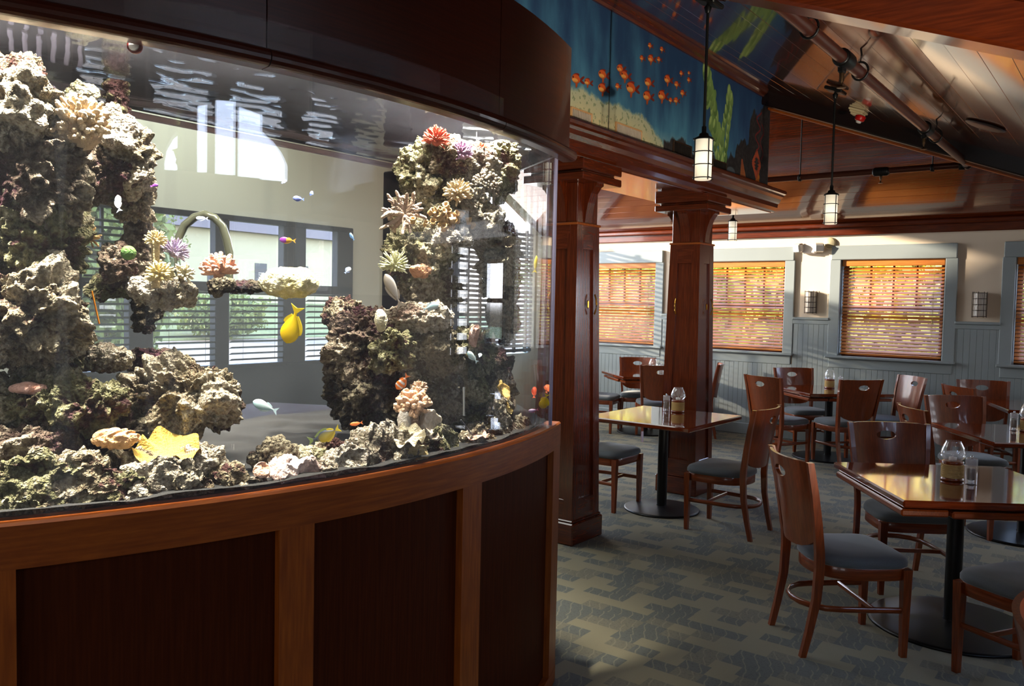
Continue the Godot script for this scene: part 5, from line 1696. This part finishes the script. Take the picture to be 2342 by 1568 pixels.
	rock(955, 790, 80, 66, 0.41, "dark", "dark round underside below the pale tabletop", 0.5, 0.016)
	rock(985, 895, 90, 80, 0.51, "dark", "deep dark rock behind the pale pink soft coral", 0.6, 0.018)
	# right tower
	rock(965, 395, 48, 62, 0.54, "green", "olive rock high on the left of the right tower", 0.7, 0.018)
	rock(1020, 365, 58, 38, 0.46, "cream", "cream rock under the red and purple corals", 0.7, 0.016)
	rock(1090, 375, 44, 46, 0.40, "white", "glaring white rock at the top of the right tower", 0.6, 0.016)
	rock(1145, 390, 36, 60, 0.42, "green", "yellow green rock at the right shoulder of the right tower", 0.7, 0.016)
	rock(975, 490, 62, 62, 0.56, "green", "mottled rock behind the antler coral", 0.7, 0.018)
	rock(1055, 465, 60, 48, 0.48, "cream", "cream rock behind the orange tube corals", 0.6, 0.016)
	rock(1100, 510, 58, 32, 0.40, "white", "bright white shelf above the gap with the blind", 0.6, 0.015)
	rock(1030, 542, 40, 22, 0.38, "white", "glaring pale prong left of the gap with the blind", 0.6, 0.014)
	rock(950, 590, 66, 66, 0.54, "green", "green rock carrying the white bushy coral", 0.7, 0.018)
	rock(985, 655, 60, 52, 0.52, "cream", "cream rock above the pale tabletop", 0.7, 0.016)
	rock(1145, 580, 44, 85, 0.40, "cream", "tall cream rock right of the gap with the blind", 0.7, 0.018)
	rock(1155, 700, 32, 80, 0.40, "purple", "brown column of rock near the right corner", 0.7, 0.016)
	rock(1085, 800, 62, 44, 0.29, "green", "knobbly green rock where the small blue fish swims", 0.7, 0.018)
	rock(1130, 860, 52, 62, 0.35, "purple", "mottled rock left of the mustard leather coral", 0.7, 0.016)
	rock(1085, 890, 34, 30, 0.31, "green", "round hanging stone above the thin white rod", 0.4, 0.012)
	rock(1100, 950, 52, 50, 0.33, "green", "dim green rock low in the right tower", 0.7, 0.016)
	rock(1165, 960, 48, 46, 0.12, "white", "pale frilly rock below the mustard leather coral", 0.7, 0.015)
	rock(1205, 985, 36, 24, 0.10, "cream", "low stones in the right hand corner of the tank", 0.6, 0.010)
	rock(30, 1172, 52, 20, 0.03, "green", "low mossy stones against the glass in the far bottom left corner", 0.6, 0.010)
	rock(130, 1160, 46, 18, 0.03, "cream", "low cream stones against the glass left of the yellow sponge", 0.6, 0.010)
	rock(335, 1140, 50, 17, 0.03, "white", "low white stones against the glass under the yellow plate coral", 0.6, 0.010)
	rock(455, 1112, 44, 18, 0.03, "cream", "low cream stones against the glass right of the yellow plate coral", 0.6, 0.010)
	rock(745, 1086, 40, 14, 0.03, "white", "low white stones against the glass right of the pink soft coral", 0.6, 0.010)
	rock(930, 1058, 46, 15, 0.03, "white", "low white stones against the glass below the salmon leather coral", 0.6, 0.010)
	rock(592, 1108, 44, 12, 0.02, "white", "patch of white sand against the glass at bottom centre", 0.05, 0.002)
	rock(1150, 1022, 50, 10, 0.02, "white", "strip of white sand against the glass at lower right", 0.05, 0.002)
	rock(1236, 978, 26, 9, 0.03, "white", "patch of white sand in the right hand corner of the tank", 0.05, 0.002)
	corals()
	fishes()

func up_to(d: Vector3) -> Basis:
	var y := d.normalized()
	var x := y.cross(Vector3(0.3, 0.1, 0.9)).normalized()
	return Basis(x, y, x.cross(y))

# fingers growing from a base point over a dome
func fingers(px: float, py: float, r: float, d: float, n0: int, thick0: float, base_len: float, spread: float, c0: Color, c1: Color, sd: int, up := Vector3.UP, stalk := 0.0) -> MB:
	var b := MB.new(); b.has_col = true
	var p := inpx(px, py, d)
	var R := r * pxm(p)
	var rg := RandomNumberGenerator.new(); rg.seed = sd
	var bs := up_to(up)
	var n := int(n0 * 1.7); var thick := thick0 * 0.92
	for i in n:
		var cz := 1.0 - (i + 0.5) / n * spread
		var a := i * 2.39996 + rg.randf() * 0.3
		var dir := bs * Vector3(cos(a) * sqrt(maxf(1 - cz * cz, 0)), cz, sin(a) * sqrt(maxf(1 - cz * cz, 0)))
		dir = (dir + Vector3(rg.randfn(), rg.randfn(), rg.randfn()) * 0.12).normalized()
		var L := R * rg.randf_range(0.85, 1.05)
		var st := p + dir * L * (1.0 - base_len)
		var tip := p + dir * L + Vector3(0, L * 0.04, 0)
		var t := thick * R * rg.randf_range(0.85, 1.15)
		b.tint = c0.lerp(c1, rg.randf())
		b.tube([st, st.lerp(tip, 0.4) + Vector3(rg.randfn(), rg.randfn(), rg.randfn()) * t * 0.3, st.lerp(tip, 0.8), st.lerp(tip, 0.96), tip], [t * 0.9, t, t * 0.92, t * 0.62, t * 0.15], 8)
	b.tint = c0.lerp(Color(0.2, 0.16, 0.12), 0.4)
	var rows := []
	for k in 7:
		var th := PI * k / 6
		var row := PackedVector3Array()
		for q in 14:
			var f := TAU * q / 14
			row.append(p + Vector3(sin(th) * cos(f), -cos(th), -sin(th) * sin(f)) * R * (1.0 - base_len) * 1.06)
		rows.append(row)
	b.grid(rows, true)
	if stalk > 0:
		b.tube([p + Vector3(0, -stalk, 0), p + Vector3(0, -stalk * 0.4, 0), p], [R * 0.34, R * 0.30, R * 0.36], 12)
	return b

# forked antler branches
func antler(px: float, py: float, r: float, d: float, n: int, thick: float, c0: Color, c1: Color, sd: int) -> MB:
	var b := MB.new(); b.has_col = true
	var p := inpx(px, py, d)
	var R := r * pxm(p)
	var rg := RandomNumberGenerator.new(); rg.seed = sd
	var tow := -CF
	for i in n:
		var a := TAU * i / n + rg.randf() * 0.3
		var dir := (CR * cos(a) + Vector3.UP * sin(a) + tow * rg.randf_range(0.0, 0.7)).normalized()
		var L := R * rg.randf_range(0.65, 1.1)
		var t := thick * R
		b.tint = c0.lerp(c1, rg.randf())
		var bend := Vector3(rg.randfn(), rg.randfn(), rg.randfn()) * L * 0.08
		var mid := p + dir * L * 0.5 + bend
		var tip := p + dir * L
		b.tube([p, mid, tip.lerp(mid, 0.12), tip], [t * 1.2, t, t * 0.7, t * 0.15], 7)
		for k in 4:
			var q := p.lerp(tip, rg.randf_range(0.35, 0.8)) + bend * 0.5
			var d2 := (dir + Vector3(rg.randfn(), rg.randfn(), rg.randfn()) * 0.75).normalized()
			b.tube([q, q + d2 * L * 0.2, q + d2 * L * 0.27], [t * 0.7, t * 0.55, t * 0.1], 6)
	return b

func wavy_plate(p: Vector3, r: float, cup: float, waves: int, amp: float, c0: Color, c1: Color, tilt: Basis) -> MB:
	var b := MB.new(); b.has_col = true
	var rows := []; var rows2 := []
	for i in 10:
		var f := i / 9.0
		var a1 := PackedVector3Array(); var a2 := PackedVector3Array()
		for k in 72:
			var a := TAU * k / 72
			var rr := r * f * (1.0 + 0.09 * sin(a * 3.0 + 1.0) + 0.05 * sin(a * 7.0))
			var y := cup * f * f + amp * f * f * sin(a * waves + sin(a * 2.0) * 1.5)
			var q := Vector3(cos(a) * rr, y, -sin(a) * rr)
			a1.append(p + tilt * q); a2.append(p + tilt * (q - Vector3(0, 0.010 * (1.2 - f), 0)))
		rows.append(a1); rows2.append(a2)
	b.tint = c0
	b.grid(rows, true)
	b.tint = c1
	b.grid(rows2, true, false, true)
	b.grid([rows2[9], rows[9]], true)
	return b

func soft(px: float, py: float, rx: float, ry: float, d: float, sd: float, crag: float, knob: float, a: Color, c: Color) -> MB:
	var p := inpx(px, py, d)
	var m := pxm(p)
	return lump(p, Vector3(rx * m, ry * m, (rx + ry) * 0.5 * m), sd, crag, knob, [a, c, c.lightened(0.12), a.darkened(0.2)])

func coral(called: String, mb: MB, label: String, group := "corals in the aquarium") -> MeshInstance3D:
	var o := obj(called, mb, M.coral)
	tag(o, label, "coral", group)
	return o

func corals() -> void:
	var beige := Color(0.62, 0.46, 0.28); var beige2 := Color(0.74, 0.60, 0.40)
	coral("finger_coral", fingers(180, 292, 76, 0.27, 130, 0.085, 0.34, 1.2, beige, beige2, 1, Vector3(0.2, 1, 0.3)), "large beige finger coral on the left reef tower")
	coral("finger_coral", fingers(356, 552, 27, 0.30, 55, 0.085, 0.6, 1.3, Color(0.78, 0.62, 0.30), Color(0.86, 0.74, 0.44), 2, Vector3.UP, 0.12), "tall cream yellow finger coral on a thick stalk")
	coral("finger_coral", fingers(398, 578, 36, 0.34, 60, 0.055, 0.7, 1.1, Color(0.44, 0.34, 0.50), Color(0.62, 0.54, 0.70), 3, Vector3(0.5, 1, -0.3)), "lilac branching coral above the pale shelf")
	coral("finger_coral", fingers(366, 628, 34, 0.26, 50, 0.085, 0.6, 1.4, Color(0.76, 0.62, 0.24), Color(0.84, 0.72, 0.36), 4), "pale yellow branching coral on the shelf below the lilac one")
	coral("finger_coral", fingers(420, 625, 26, 0.30, 26, 0.11, 0.5, 1.2, Color(0.80, 0.72, 0.46), Color(0.86, 0.80, 0.60), 5, Vector3(0.8, 0.6, -0.4)), "small cream coral at the right end of the pale shelf")
	coral("finger_coral", fingers(502, 622, 46, 0.34, 48, 0.13, 0.72, 1.05, Color(0.66, 0.36, 0.25), Color(0.78, 0.48, 0.36), 6), "salmon pink finger coral standing on its own post")
	coral("mushroom_coral", soft(662, 645, 66, 34, 0.42, 61, 0.20, 0.005, Color(0.56, 0.52, 0.26), Color(0.74, 0.70, 0.44)), "big pale yellow mushroom leather coral above the yellow tang")
	coral("finger_coral", fingers(205, 543, 28, 0.34, 9, 0.10, 0.7, 1.2, Color(0.46, 0.28, 0.10), Color(0.58, 0.38, 0.16), 8, Vector3(0.7, 0.4, -0.5)), "small tan branch coral reaching from the left tower over the blind")
	var bp := inpx(294, 578, 0.24)
	var bb := MB.new(); bb.has_col = true; bb.tint = Color(0.10, 0.22, 0.05)
	var rws := []
	for k in 13: rws.append([0.018 * sin(PI * k / 12), -0.018 * cos(PI * k / 12)])
	bb.lathe(rws, 20, tf(bp))
	coral("bubble_coral", bb, "single glossy green bubble coral on the round mottled rock")
	# brain coral with meandering ridges
	var p := inpx(265, 1003, 0.15); var m := pxm(p)
	var mb := MB.new(); mb.has_col = true
	var rows := []
	for i in 48:
		var th := PI * i / 47
		var row := PackedVector3Array()
		for k in 96:
			var f := TAU * k / 96
			var dd := Vector3(sin(th) * cos(f), cos(th), sin(th) * sin(f))
			var q := CR * dd.x * 52 * m + Vector3.UP * dd.y * 24 * m - CF * dd.z * 26 * m
			var w := sin(nz_d.get_noise_3dv(q * 1.4 + Vector3(5, 5, 5)) * 9.0 + dd.x * 16.0 + sin(dd.y * 5.0) * 1.5)
			row.append(p + q * (1.0 + 0.10 * w))
		rows.append(row)
	mb.tint = Color(0.58, 0.34, 0.16)
	mb.grid(rows, true)
	coral("brain_coral", mb, "brown ridged brain coral low on the left")
	coral("plate_coral", wavy_plate(inpx(382, 1036, 0.15), 0.078, 0.020, 6, 0.016, Color(0.50, 0.34, 0.07), Color(0.40, 0.24, 0.05), up_to(Vector3.UP - CF * 0.35 + CR * 0.12)), "ruffled mustard yellow plate coral beside the brain coral")
	coral("sponge", soft(192, 1085, 28, 14, 0.08, 71, 0.3, 0.003, Color(0.78, 0.62, 0.30), Color(0.86, 0.74, 0.44)), "little pale yellow sponge on the bottom left rubble")
	coral("encrusting_coral", soft(65, 888, 40, 12, 0.24, 72, 0.2, 0.002, Color(0.52, 0.24, 0.17), Color(0.62, 0.32, 0.24)), "flat rust pink encrusting coral on the lower left shelf")
	# right side
	coral("branch_coral", antler(925, 490, 62, 0.40, 14, 0.085, Color(0.40, 0.28, 0.20), Color(0.66, 0.52, 0.42), 11), "brown antler coral with pale tips on the right tower")
	coral("anemone", fingers(902, 606, 36, 0.38, 70, 0.05, 0.6, 1.5, Color(0.66, 0.66, 0.34), Color(0.86, 0.86, 0.62), 12), "white and lime bushy anemone on the left of the right tower")
	coral("soft_coral", fingers(998, 322, 34, 0.42, 90, 0.055, 0.65, 1.2, Color(0.62, 0.09, 0.05), Color(0.74, 0.20, 0.12), 13), "bright red feathery coral at the top of the right tower")
	coral("soft_coral", fingers(1055, 352, 30, 0.36, 60, 0.08, 0.5, 1.2, Color(0.48, 0.26, 0.46), Color(0.66, 0.46, 0.64), 14, Vector3(0.2, 0.8, 0.5)), "violet curled coral beside the red one")
	coral("soft_coral", fingers(1100, 342, 17, 0.38, 40, 0.08, 0.5, 1.2, Color(0.58, 0.12, 0.06), Color(0.68, 0.22, 0.12), 15), "small red coral right of the violet one")
	coral("finger_coral", fingers(1048, 445, 38, 0.36, 60, 0.075, 0.6, 1.2, Color(0.74, 0.56, 0.30), Color(0.86, 0.74, 0.52), 16, Vector3(0.3, 1, 0.4)), "golden finger coral halfway up the right tower")
	# orange cup cluster
	mb = MB.new(); mb.has_col = true
	var rg := RandomNumberGenerator.new(); rg.seed = 3
	for i in 46:
		var q := inpx(1025 + rg.randfn() * 24, 490 + rg.randfn() * 14 + 6, 0.32 + rg.randf() * 0.03)
		var rr := rg.randf_range(0.008, 0.012)
		var dr := (-CF + Vector3(rg.randfn(), rg.randfn() + 0.6, rg.randfn()) * 0.5).normalized()
		mb.tint = Color(0.58, 0.34, 0.12).lerp(Color(0.74, 0.50, 0.24), rg.randf())
		mb.lathe([[0.0, -0.02], [rr * 0.7, -0.02], [rr, 0.0], [rr * 1.05, 0.003], [rr * 0.7, 0.002], [rr * 0.4, -0.006], [0.0, -0.007]], 10, Transform3D(up_to(dr), q))
	coral("tube_coral", mb, "cluster of orange cup corals under the golden finger coral")
	mb = MB.new(); mb.has_col = true
	for i in 110:
		var a := rg.randf() * TAU; var f := sqrt(rg.randf())
		var q := inpx(1112 + cos(a) * f * 38, 428 + sin(a) * f * 34, 0.20 + 0.04 * f * f)
		mb.tint = Color(0.24, 0.18, 0.12).lerp(Color(0.56, 0.48, 0.36), rg.randf())
		var q2 := inpx(1112 + cos(a) * f * 34, 428 + sin(a) * f * 30, 0.26)
		mb.tube([q2, q.lerp(q2, 0.3), q], [0.003, 0.0035, 0.006], 6)
		mb.lathe([[0.0, -0.004], [0.006, 0.0], [0.0, 0.005]], 7, tf(q))
	coral("table_coral", mb, "dark lacy round coral at the upper right of the right tower")
	coral("soft_coral", soft(965, 620, 22, 14, 0.37, 73, 0.5, 0.006, Color(0.42, 0.18, 0.08), Color(0.56, 0.28, 0.14)), "rust orange tuft under the white anemone")
	coral("leather_coral", soft(872, 733, 12, 24, 0.30, 74, 0.4, 0.004, Color(0.62, 0.56, 0.34), Color(0.74, 0.70, 0.50)), "small cream leather coral left of the pale tabletop")
	coral("soft_coral", soft(1088, 768, 13, 24, 0.20, 75, 0.4, 0.005, Color(0.40, 0.20, 0.15), Color(0.54, 0.32, 0.26)), "small pinkish brown coral above the knobbly green rock")
	mb = fingers(945, 930, 44, 0.16, 60, 0.15, 0.45, 1.2, Color(0.66, 0.40, 0.24), Color(0.78, 0.54, 0.36), 21, Vector3(0.1, 1, 0.4), 0.08)
	coral("leather_coral", mb, "salmon coloured cauliflower leather coral in front of the dark cave")
	coral("leather_coral", soft(988, 975, 26, 34, 0.12, 76, 0.4, 0.006, Color(0.66, 0.50, 0.34), Color(0.78, 0.66, 0.50)), "pale peach leather coral leaning on the salmon one")
	coral("leather_coral", soft(925, 965, 14, 34, 0.16, 77, 0.2, 0.003, Color(0.66, 0.60, 0.54), Color(0.76, 0.72, 0.66)), "pale smooth stalk left of the salmon leather coral")
	coral("leather_coral", wavy_plate(inpx(935, 1000, 0.08), 0.05, 0.012, 9, 0.010, Color(0.62, 0.56, 0.40), Color(0.46, 0.40, 0.28), up_to(Vector3.UP - CF * 0.6)), "frilly greenish coral plate at the foot of the salmon coral")
	coral("leather_coral", soft(1180, 893, 16, 18, 0.10, 78, 0.5, 0.005, Color(0.62, 0.42, 0.11), Color(0.72, 0.52, 0.18)), "upper lobe of mustard leather coral near the right corner")
	coral("leather_coral", soft(1184, 922, 12, 22, 0.09, 79, 0.4, 0.004, Color(0.62, 0.42, 0.11), Color(0.72, 0.52, 0.18)), "hanging lower lobe of mustard leather coral near the right corner")
	coral("soft_coral", soft(672, 1090, 72, 34, 0.09, 80, 0.35, 0.014, Color(0.56, 0.38, 0.32), Color(0.74, 0.58, 0.52)), "fuzzy pink soft coral against the glass at bottom centre")
	coral("leather_coral", soft(598, 1076, 18, 16, 0.06, 81, 0.3, 0.003, Color(0.62, 0.34, 0.22), Color(0.72, 0.46, 0.34)), "little orange pink polyp left of the pink soft coral")
	coral("soft_coral", fingers(958, 890, 22, 0.22, 30, 0.13, 0.5, 1.2, Color(0.44, 0.30, 0.20), Color(0.58, 0.42, 0.30), 23), "small brown tufted coral right of the clownfish")
	coral("soft_coral", soft(970, 1040, 24, 14, 0.02, 82, 0.5, 0.008, Color(0.56, 0.42, 0.18), Color(0.66, 0.52, 0.26)), "golden tuft of coral on the front rubble")
	coral("starfish_arm", wavy_plate(inpx(1090, 994, 0.10), 0.038, 0.004, 5, 0.006, Color(0.62, 0.36, 0.28), Color(0.48, 0.26, 0.2), up_to(Vector3.UP - CF * 0.25)), "flat pink disc coral with the thin dark rod above it")
	var rd := MB.new(); rd.tube([inpx(1061, 885, 0.14), inpx(1061, 950, 0.14)], 0.0035, 6)
	var ro := obj("glass_rod", rd, plain(Color(0.7, 0.72, 0.72), 0.3)); tag(ro, "thin pale upright rod in front of the dark right rocks", "rod")
	rd = MB.new(); rd.tube([inpx(1054, 960, 0.10), inpx(1078, 992, 0.10)], 0.003, 6)
	ro = obj("probe_rod", rd, plain(Color(0.25, 0.26, 0.28), 0.3)); tag(ro, "thin dark slanting rod above the pink disc", "rod")
	rd = MB.new(); rd.tube([inpx(210, 665, 0.40), inpx(227, 740, 0.40)], 0.0025, 6)
	ro = obj("marker_rod", rd, plain(Color(0.9, 0.55, 0.05), 0.4)); tag(ro, "thin orange rod in front of the first dark blind", "rod")
	# floating magnet at the surface
	var mg := thing("cleaning_magnet", "small white and red magnet at the water line under the hood", "magnet", inpx(308, 106, 0.06))
	var q := MB.new(); q.lathe([[0.0, -0.012], [0.013, -0.012], [0.016, -0.006], [0.016, 0.004], [0.0, 0.004]], 18, Transform3D(up_to(-CF), Vector3.ZERO))
	obj("ring", q, plain(Color(0.35, 0.05, 0.04), 0.3), mg)
	q = MB.new(); q.lathe([[0.0, 0.004], [0.012, 0.004], [0.010, 0.009], [0.0, 0.011]], 18, Transform3D(up_to(-CF), Vector3.ZERO))
	obj("face", q, M.white, mg)

# ---------- fish ----------
# length L, height and thickness as shares of L; ang = heading in the picture plane, yaw turns it towards the viewer
func fish(called: String, label: String, px: float, py: float, d: float, len_px: float, hgt: float, ang: float, cols: Array, stripes := [], yaw := 0.0, peak := 0.38, tailw := 0.30, grp := "fish in the aquarium") -> void:
	var p := inpx(px, py, d)
	var L := len_px * pxm(p)
	var o := thing(called, label, "fish", p, 0, grp)
	var right := CR; var up := CU; var tow := -CF
	# heading: local +x is the head
	var hx := (right * cos(ang) + up * sin(ang)).normalized()
	var hz := tow
	var hy := hz.cross(hx).normalized()
	var bs := Basis(hx, hy, hz) * Basis.from_euler(Vector3(0, yaw, 0))
	o.basis = bs
	var b := MB.new(); b.has_col = true
	var rows := []; var NC := 18; var NR := 23
	var cl := PackedColorArray()
	for i in NR:
		var t := float(i) / (NR - 1)
		var x := L * (0.5 - t * 0.82)
		var prof := pow(sin(PI * pow(clampf(t, 0.0, 1.0), 0.66 + (peak - 0.38))), 1.05)
		prof = maxf(prof, 0.17 if t > 0.6 else 0.0)
		if i == 0: prof = 0.02
		var hh := L * hgt * 0.5 * prof
		var ww := L * hgt * 0.5 * prof * (0.36 if hgt > 0.45 else 0.5)
		var row := PackedVector3Array()
		for k in NC:
			var a := TAU * k / NC
			row.append(Vector3(x, sin(a) * hh, -cos(a) * ww))
			var c: Color = cols[0].lerp(cols[1], clampf(0.5 - sin(a) * 0.6, 0, 1))
			if cols.size() > 3 and t > cols[3].r: c = cols[2]
			for s in stripes:
				if t > s[0] and t < s[1]: c = s[2]
			cl.append(c)
		rows.append(row)
	b.grid(rows, true, false, true)
	b.col = cl
	obj("body", b, M.fishskin, o)
	var fc: Color = cols[2]
	# tail, dorsal and anal fins
	b = MB.new(); b.has_col = true; b.tint = fc
	var tx := -L * 0.31; var te := -L * 0.5
	var tp := PackedVector2Array([Vector2(tx, L * hgt * 0.07), Vector2(te, L * tailw * 0.5), Vector2(te + L * 0.07, 0), Vector2(te, -L * tailw * 0.5), Vector2(tx, -L * hgt * 0.07)])
	b.prism(tp, -L * 0.008, L * 0.008)
	obj("tail_fin", b, M.fishskin, o)
	var fin := func(sg: float, x0: float, x1: float, h: float) -> MB:
		var f := MB.new(); f.has_col = true; f.tint = fc
		var pl := PackedVector2Array()
		for k in 9:
			var t := k / 8.0
			var x := lerpf(x0, x1, t) * L
			pl.append(Vector2(x, sg * L * hgt * (0.5 * pow(sin(PI * pow(clampf(0.5 - x / L, 0.01, 0.99) / 0.82, 0.66)), 1.05) - 0.05)))
		for k in 9:
			var t := 1.0 - k / 8.0
			var x := lerpf(x0, x1, t) * L
			pl.append(Vector2(x - 0.04 * L, sg * L * hgt * (0.5 * pow(sin(PI * pow(clampf(0.5 - x / L, 0.01, 0.99) / 0.82, 0.66)), 1.05) + h * (0.35 + 0.65 * sin(PI * t * 0.8 + 0.5)))))
		f.prism(pl, -L * 0.006, L * 0.006)
		return f
	obj("dorsal_fin", fin.call(1.0, 0.22, -0.22, 0.16), M.fishskin, o)
	obj("anal_fin", fin.call(-1.0, 0.02, -0.22, 0.14), M.fishskin, o)
	for s in [-1, 1]:
		b = MB.new()
		var r := L * 0.022
		b.lathe([[0.0, -r], [r * 0.7, -r * 0.7], [r, 0.0], [r * 0.7, r * 0.7], [0.0, r]], 10, tf(Vector3(L * 0.38, L * hgt * 0.08, s * L * hgt * 0.5 * 0.5 * (0.30 if hgt > 0.45 else 0.42))))
		obj("eye", b, M.black, o)

func fishes() -> void:
	var yel := [Color(0.90, 0.66, 0.01), Color(0.90, 0.62, 0.01), Color(0.92, 0.70, 0.02)]
	var chr := [Color(0.30, 0.56, 0.66), Color(0.62, 0.74, 0.72), Color(0.46, 0.62, 0.68)]
	var blu := [Color(0.16, 0.22, 0.72), Color(0.34, 0.42, 0.82), Color(0.22, 0.32, 0.78)]
	fish("yellow_tang", "bright yellow tang nosing down before the dark post in the middle of the tank", 668, 742, 0.30, 96, 0.46, -1.95, yel, [], 0.3, 0.38, 0.34)
	fish("yellow_tang", "small yellow tang at the far right corner of the tank", 1245, 917, 0.05, 40, 0.52, -1.9, yel, [], 0.4)
	fish("clownfish", "orange clownfish with white bands by the dark cave", 920, 873, 0.14, 44, 0.46, -2.25, [Color(0.86, 0.20, 0.01), Color(0.84, 0.18, 0.01), Color(0.80, 0.18, 0.02)], [[0.24, 0.34, Color(0.88, 0.88, 0.86)], [0.52, 0.64, Color(0.88, 0.88, 0.86)], [0.84, 0.91, Color(0.88, 0.88, 0.86)]], 0.2)
	fish("chromis", "pale blue green chromis in the open water at lower left centre", 607, 929, 0.20, 62, 0.36, 2.75, chr)
	fish("chromis", "pale blue fish hanging head up before the left tower", 271, 465, 0.16, 52, 0.30, 1.95, [Color(0.42, 0.50, 0.66), Color(0.74, 0.76, 0.80), Color(0.55, 0.60, 0.72)], [], 0.5)
	fish("chromis", "blue chromis over the pale tabletop rock", 985, 702, 0.18, 40, 0.42, 0.35, chr, [], 0.3)
	fish("chromis", "small blue chromis by the knobbly green rock on the right", 1081, 816, 0.12, 34, 0.38, 2.3, chr)
	fish("chromis", "little round blue fish beside the right hand chromis", 1098, 812, 0.14, 15, 0.55, 1.2, chr, [], 0.9)
	fish("rabbitfish", "long pale grey fish hanging beside the right reef tower", 900, 665, 0.16, 90, 0.27, 2.05, [Color(0.24, 0.20, 0.15), Color(0.42, 0.39, 0.36), Color(0.26, 0.22, 0.18)], [], 0.15)
	fish("blue_damsel", "tiny blue damsel left of its pair in the middle of the tank", 683, 454, 0.35, 27, 0.42, 3.0, blu)
	fish("blue_damsel", "tiny blue damsel right of its pair in the middle of the tank", 713, 442, 0.38, 18, 0.6, 2.6, blu, [], 0.8)
	fish("blue_damsel", "tiny blue damsel beside the slanting brown bracket", 649, 415, 0.45, 16, 0.55, 1.0, blu, [], 0.7)
	fish("blue_damsel", "slim blue damsel near the dark overflow tower", 805, 541, 0.40, 20, 0.34, 2.1, [Color(0.12, 0.30, 0.66), Color(0.3, 0.5, 0.8), Color(0.14, 0.34, 0.7)])
	fish("blue_damsel", "small blue and white fish below the slim blue damsel", 795, 618, 0.35, 20, 0.55, 0.9, [Color(0.16, 0.28, 0.72), Color(0.78, 0.80, 0.84), Color(0.3, 0.4, 0.75)], [], 0.4)
	fish("blue_damsel", "faint blue fish under the bent return hose", 462, 499, 0.60, 28, 0.34, 3.1, [Color(0.34, 0.42, 0.66), Color(0.5, 0.58, 0.78), Color(0.4, 0.48, 0.7)])
	fish("royal_gramma", "small fish half violet and half orange near the tank centre", 658, 549, 0.22, 38, 0.36, 3.05, [Color(0.36, 0.05, 0.48), Color(0.32, 0.05, 0.42), Color(0.90, 0.50, 0.06), Color(0.5, 0, 0)])
	fish("purple_dottyback", "tiny violet fish right of the left reef arm", 353, 424, 0.25, 18, 0.42, 0.2, [Color(0.26, 0.04, 0.50), Color(0.30, 0.06, 0.56), Color(0.34, 0.10, 0.60)])
	fish("surgeonfish", "blue grey surgeonfish with a bright yellow back and tail low in the open water", 752, 992, 0.16, 62, 0.42, 3.65, [Color(0.50, 0.42, 0.02), Color(0.015, 0.02, 0.045), Color(0.60, 0.50, 0.03)], [[0.0, 0.12, Color(0.02, 0.03, 0.06)]], 0.2)
	fish("surgeonfish", "black surgeonfish lurking in the shadow of the lower right rocks", 738, 1000, 0.34, 70, 0.46, 0.25, [Color(0.03, 0.035, 0.05), Color(0.05, 0.06, 0.08), Color(0.12, 0.16, 0.05)])
	fish("anthias", "small orange fish right of the surgeonfish", 815, 968, 0.22, 30, 0.30, 3.3, [Color(0.72, 0.16, 0.03), Color(0.76, 0.24, 0.06), Color(0.70, 0.18, 0.04)])
	fish("anthias", "small red fish left of the little yellow tang at the far right", 1222, 897, 0.10, 30, 0.38, 1.5, [Color(0.78, 0.07, 0.02), Color(0.80, 0.12, 0.04), Color(0.78, 0.10, 0.03)], [], 0.5)
	fish("anthias", "orange red fish above the little yellow tang at the far right", 1252, 889, 0.08, 26, 0.6, 1.2, [Color(0.80, 0.14, 0.03), Color(0.78, 0.18, 0.06), Color(0.78, 0.16, 0.04)], [], 0.7)
	fish("yellow_wrasse", "slim yellow fish hanging upright near the right corner", 1225, 604, 0.10, 40, 0.18, 1.45, [Color(0.72, 0.62, 0.04), Color(0.70, 0.58, 0.04), Color(0.68, 0.56, 0.05)])
	fish("royal_gramma", "tiny pink and violet fish on the sand at far right", 1220, 938, 0.06, 24, 0.36, 3.3, [Color(0.44, 0.24, 0.62), Color(0.6, 0.5, 0.66), Color(0.70, 0.12, 0.24)])

func _ready() -> void:
	var yaw := deg_to_rad(37.6); var pit := deg_to_rad(2.745); var rol := deg_to_rad(1.188)
	CF = Vector3(-sin(yaw) * cos(pit), -sin(pit), -cos(yaw) * cos(pit))
	var r := CF.cross(Vector3.UP).normalized()
	var u := r.cross(CF)
	CR = r * cos(rol) + u * sin(rol)
	CU = u * cos(rol) - r * sin(rol)
	camera_and_light()
	make_materials()
	room()
	cabinet_and_hood()
	tank()
	fixtures()
	furniture()
	reef()
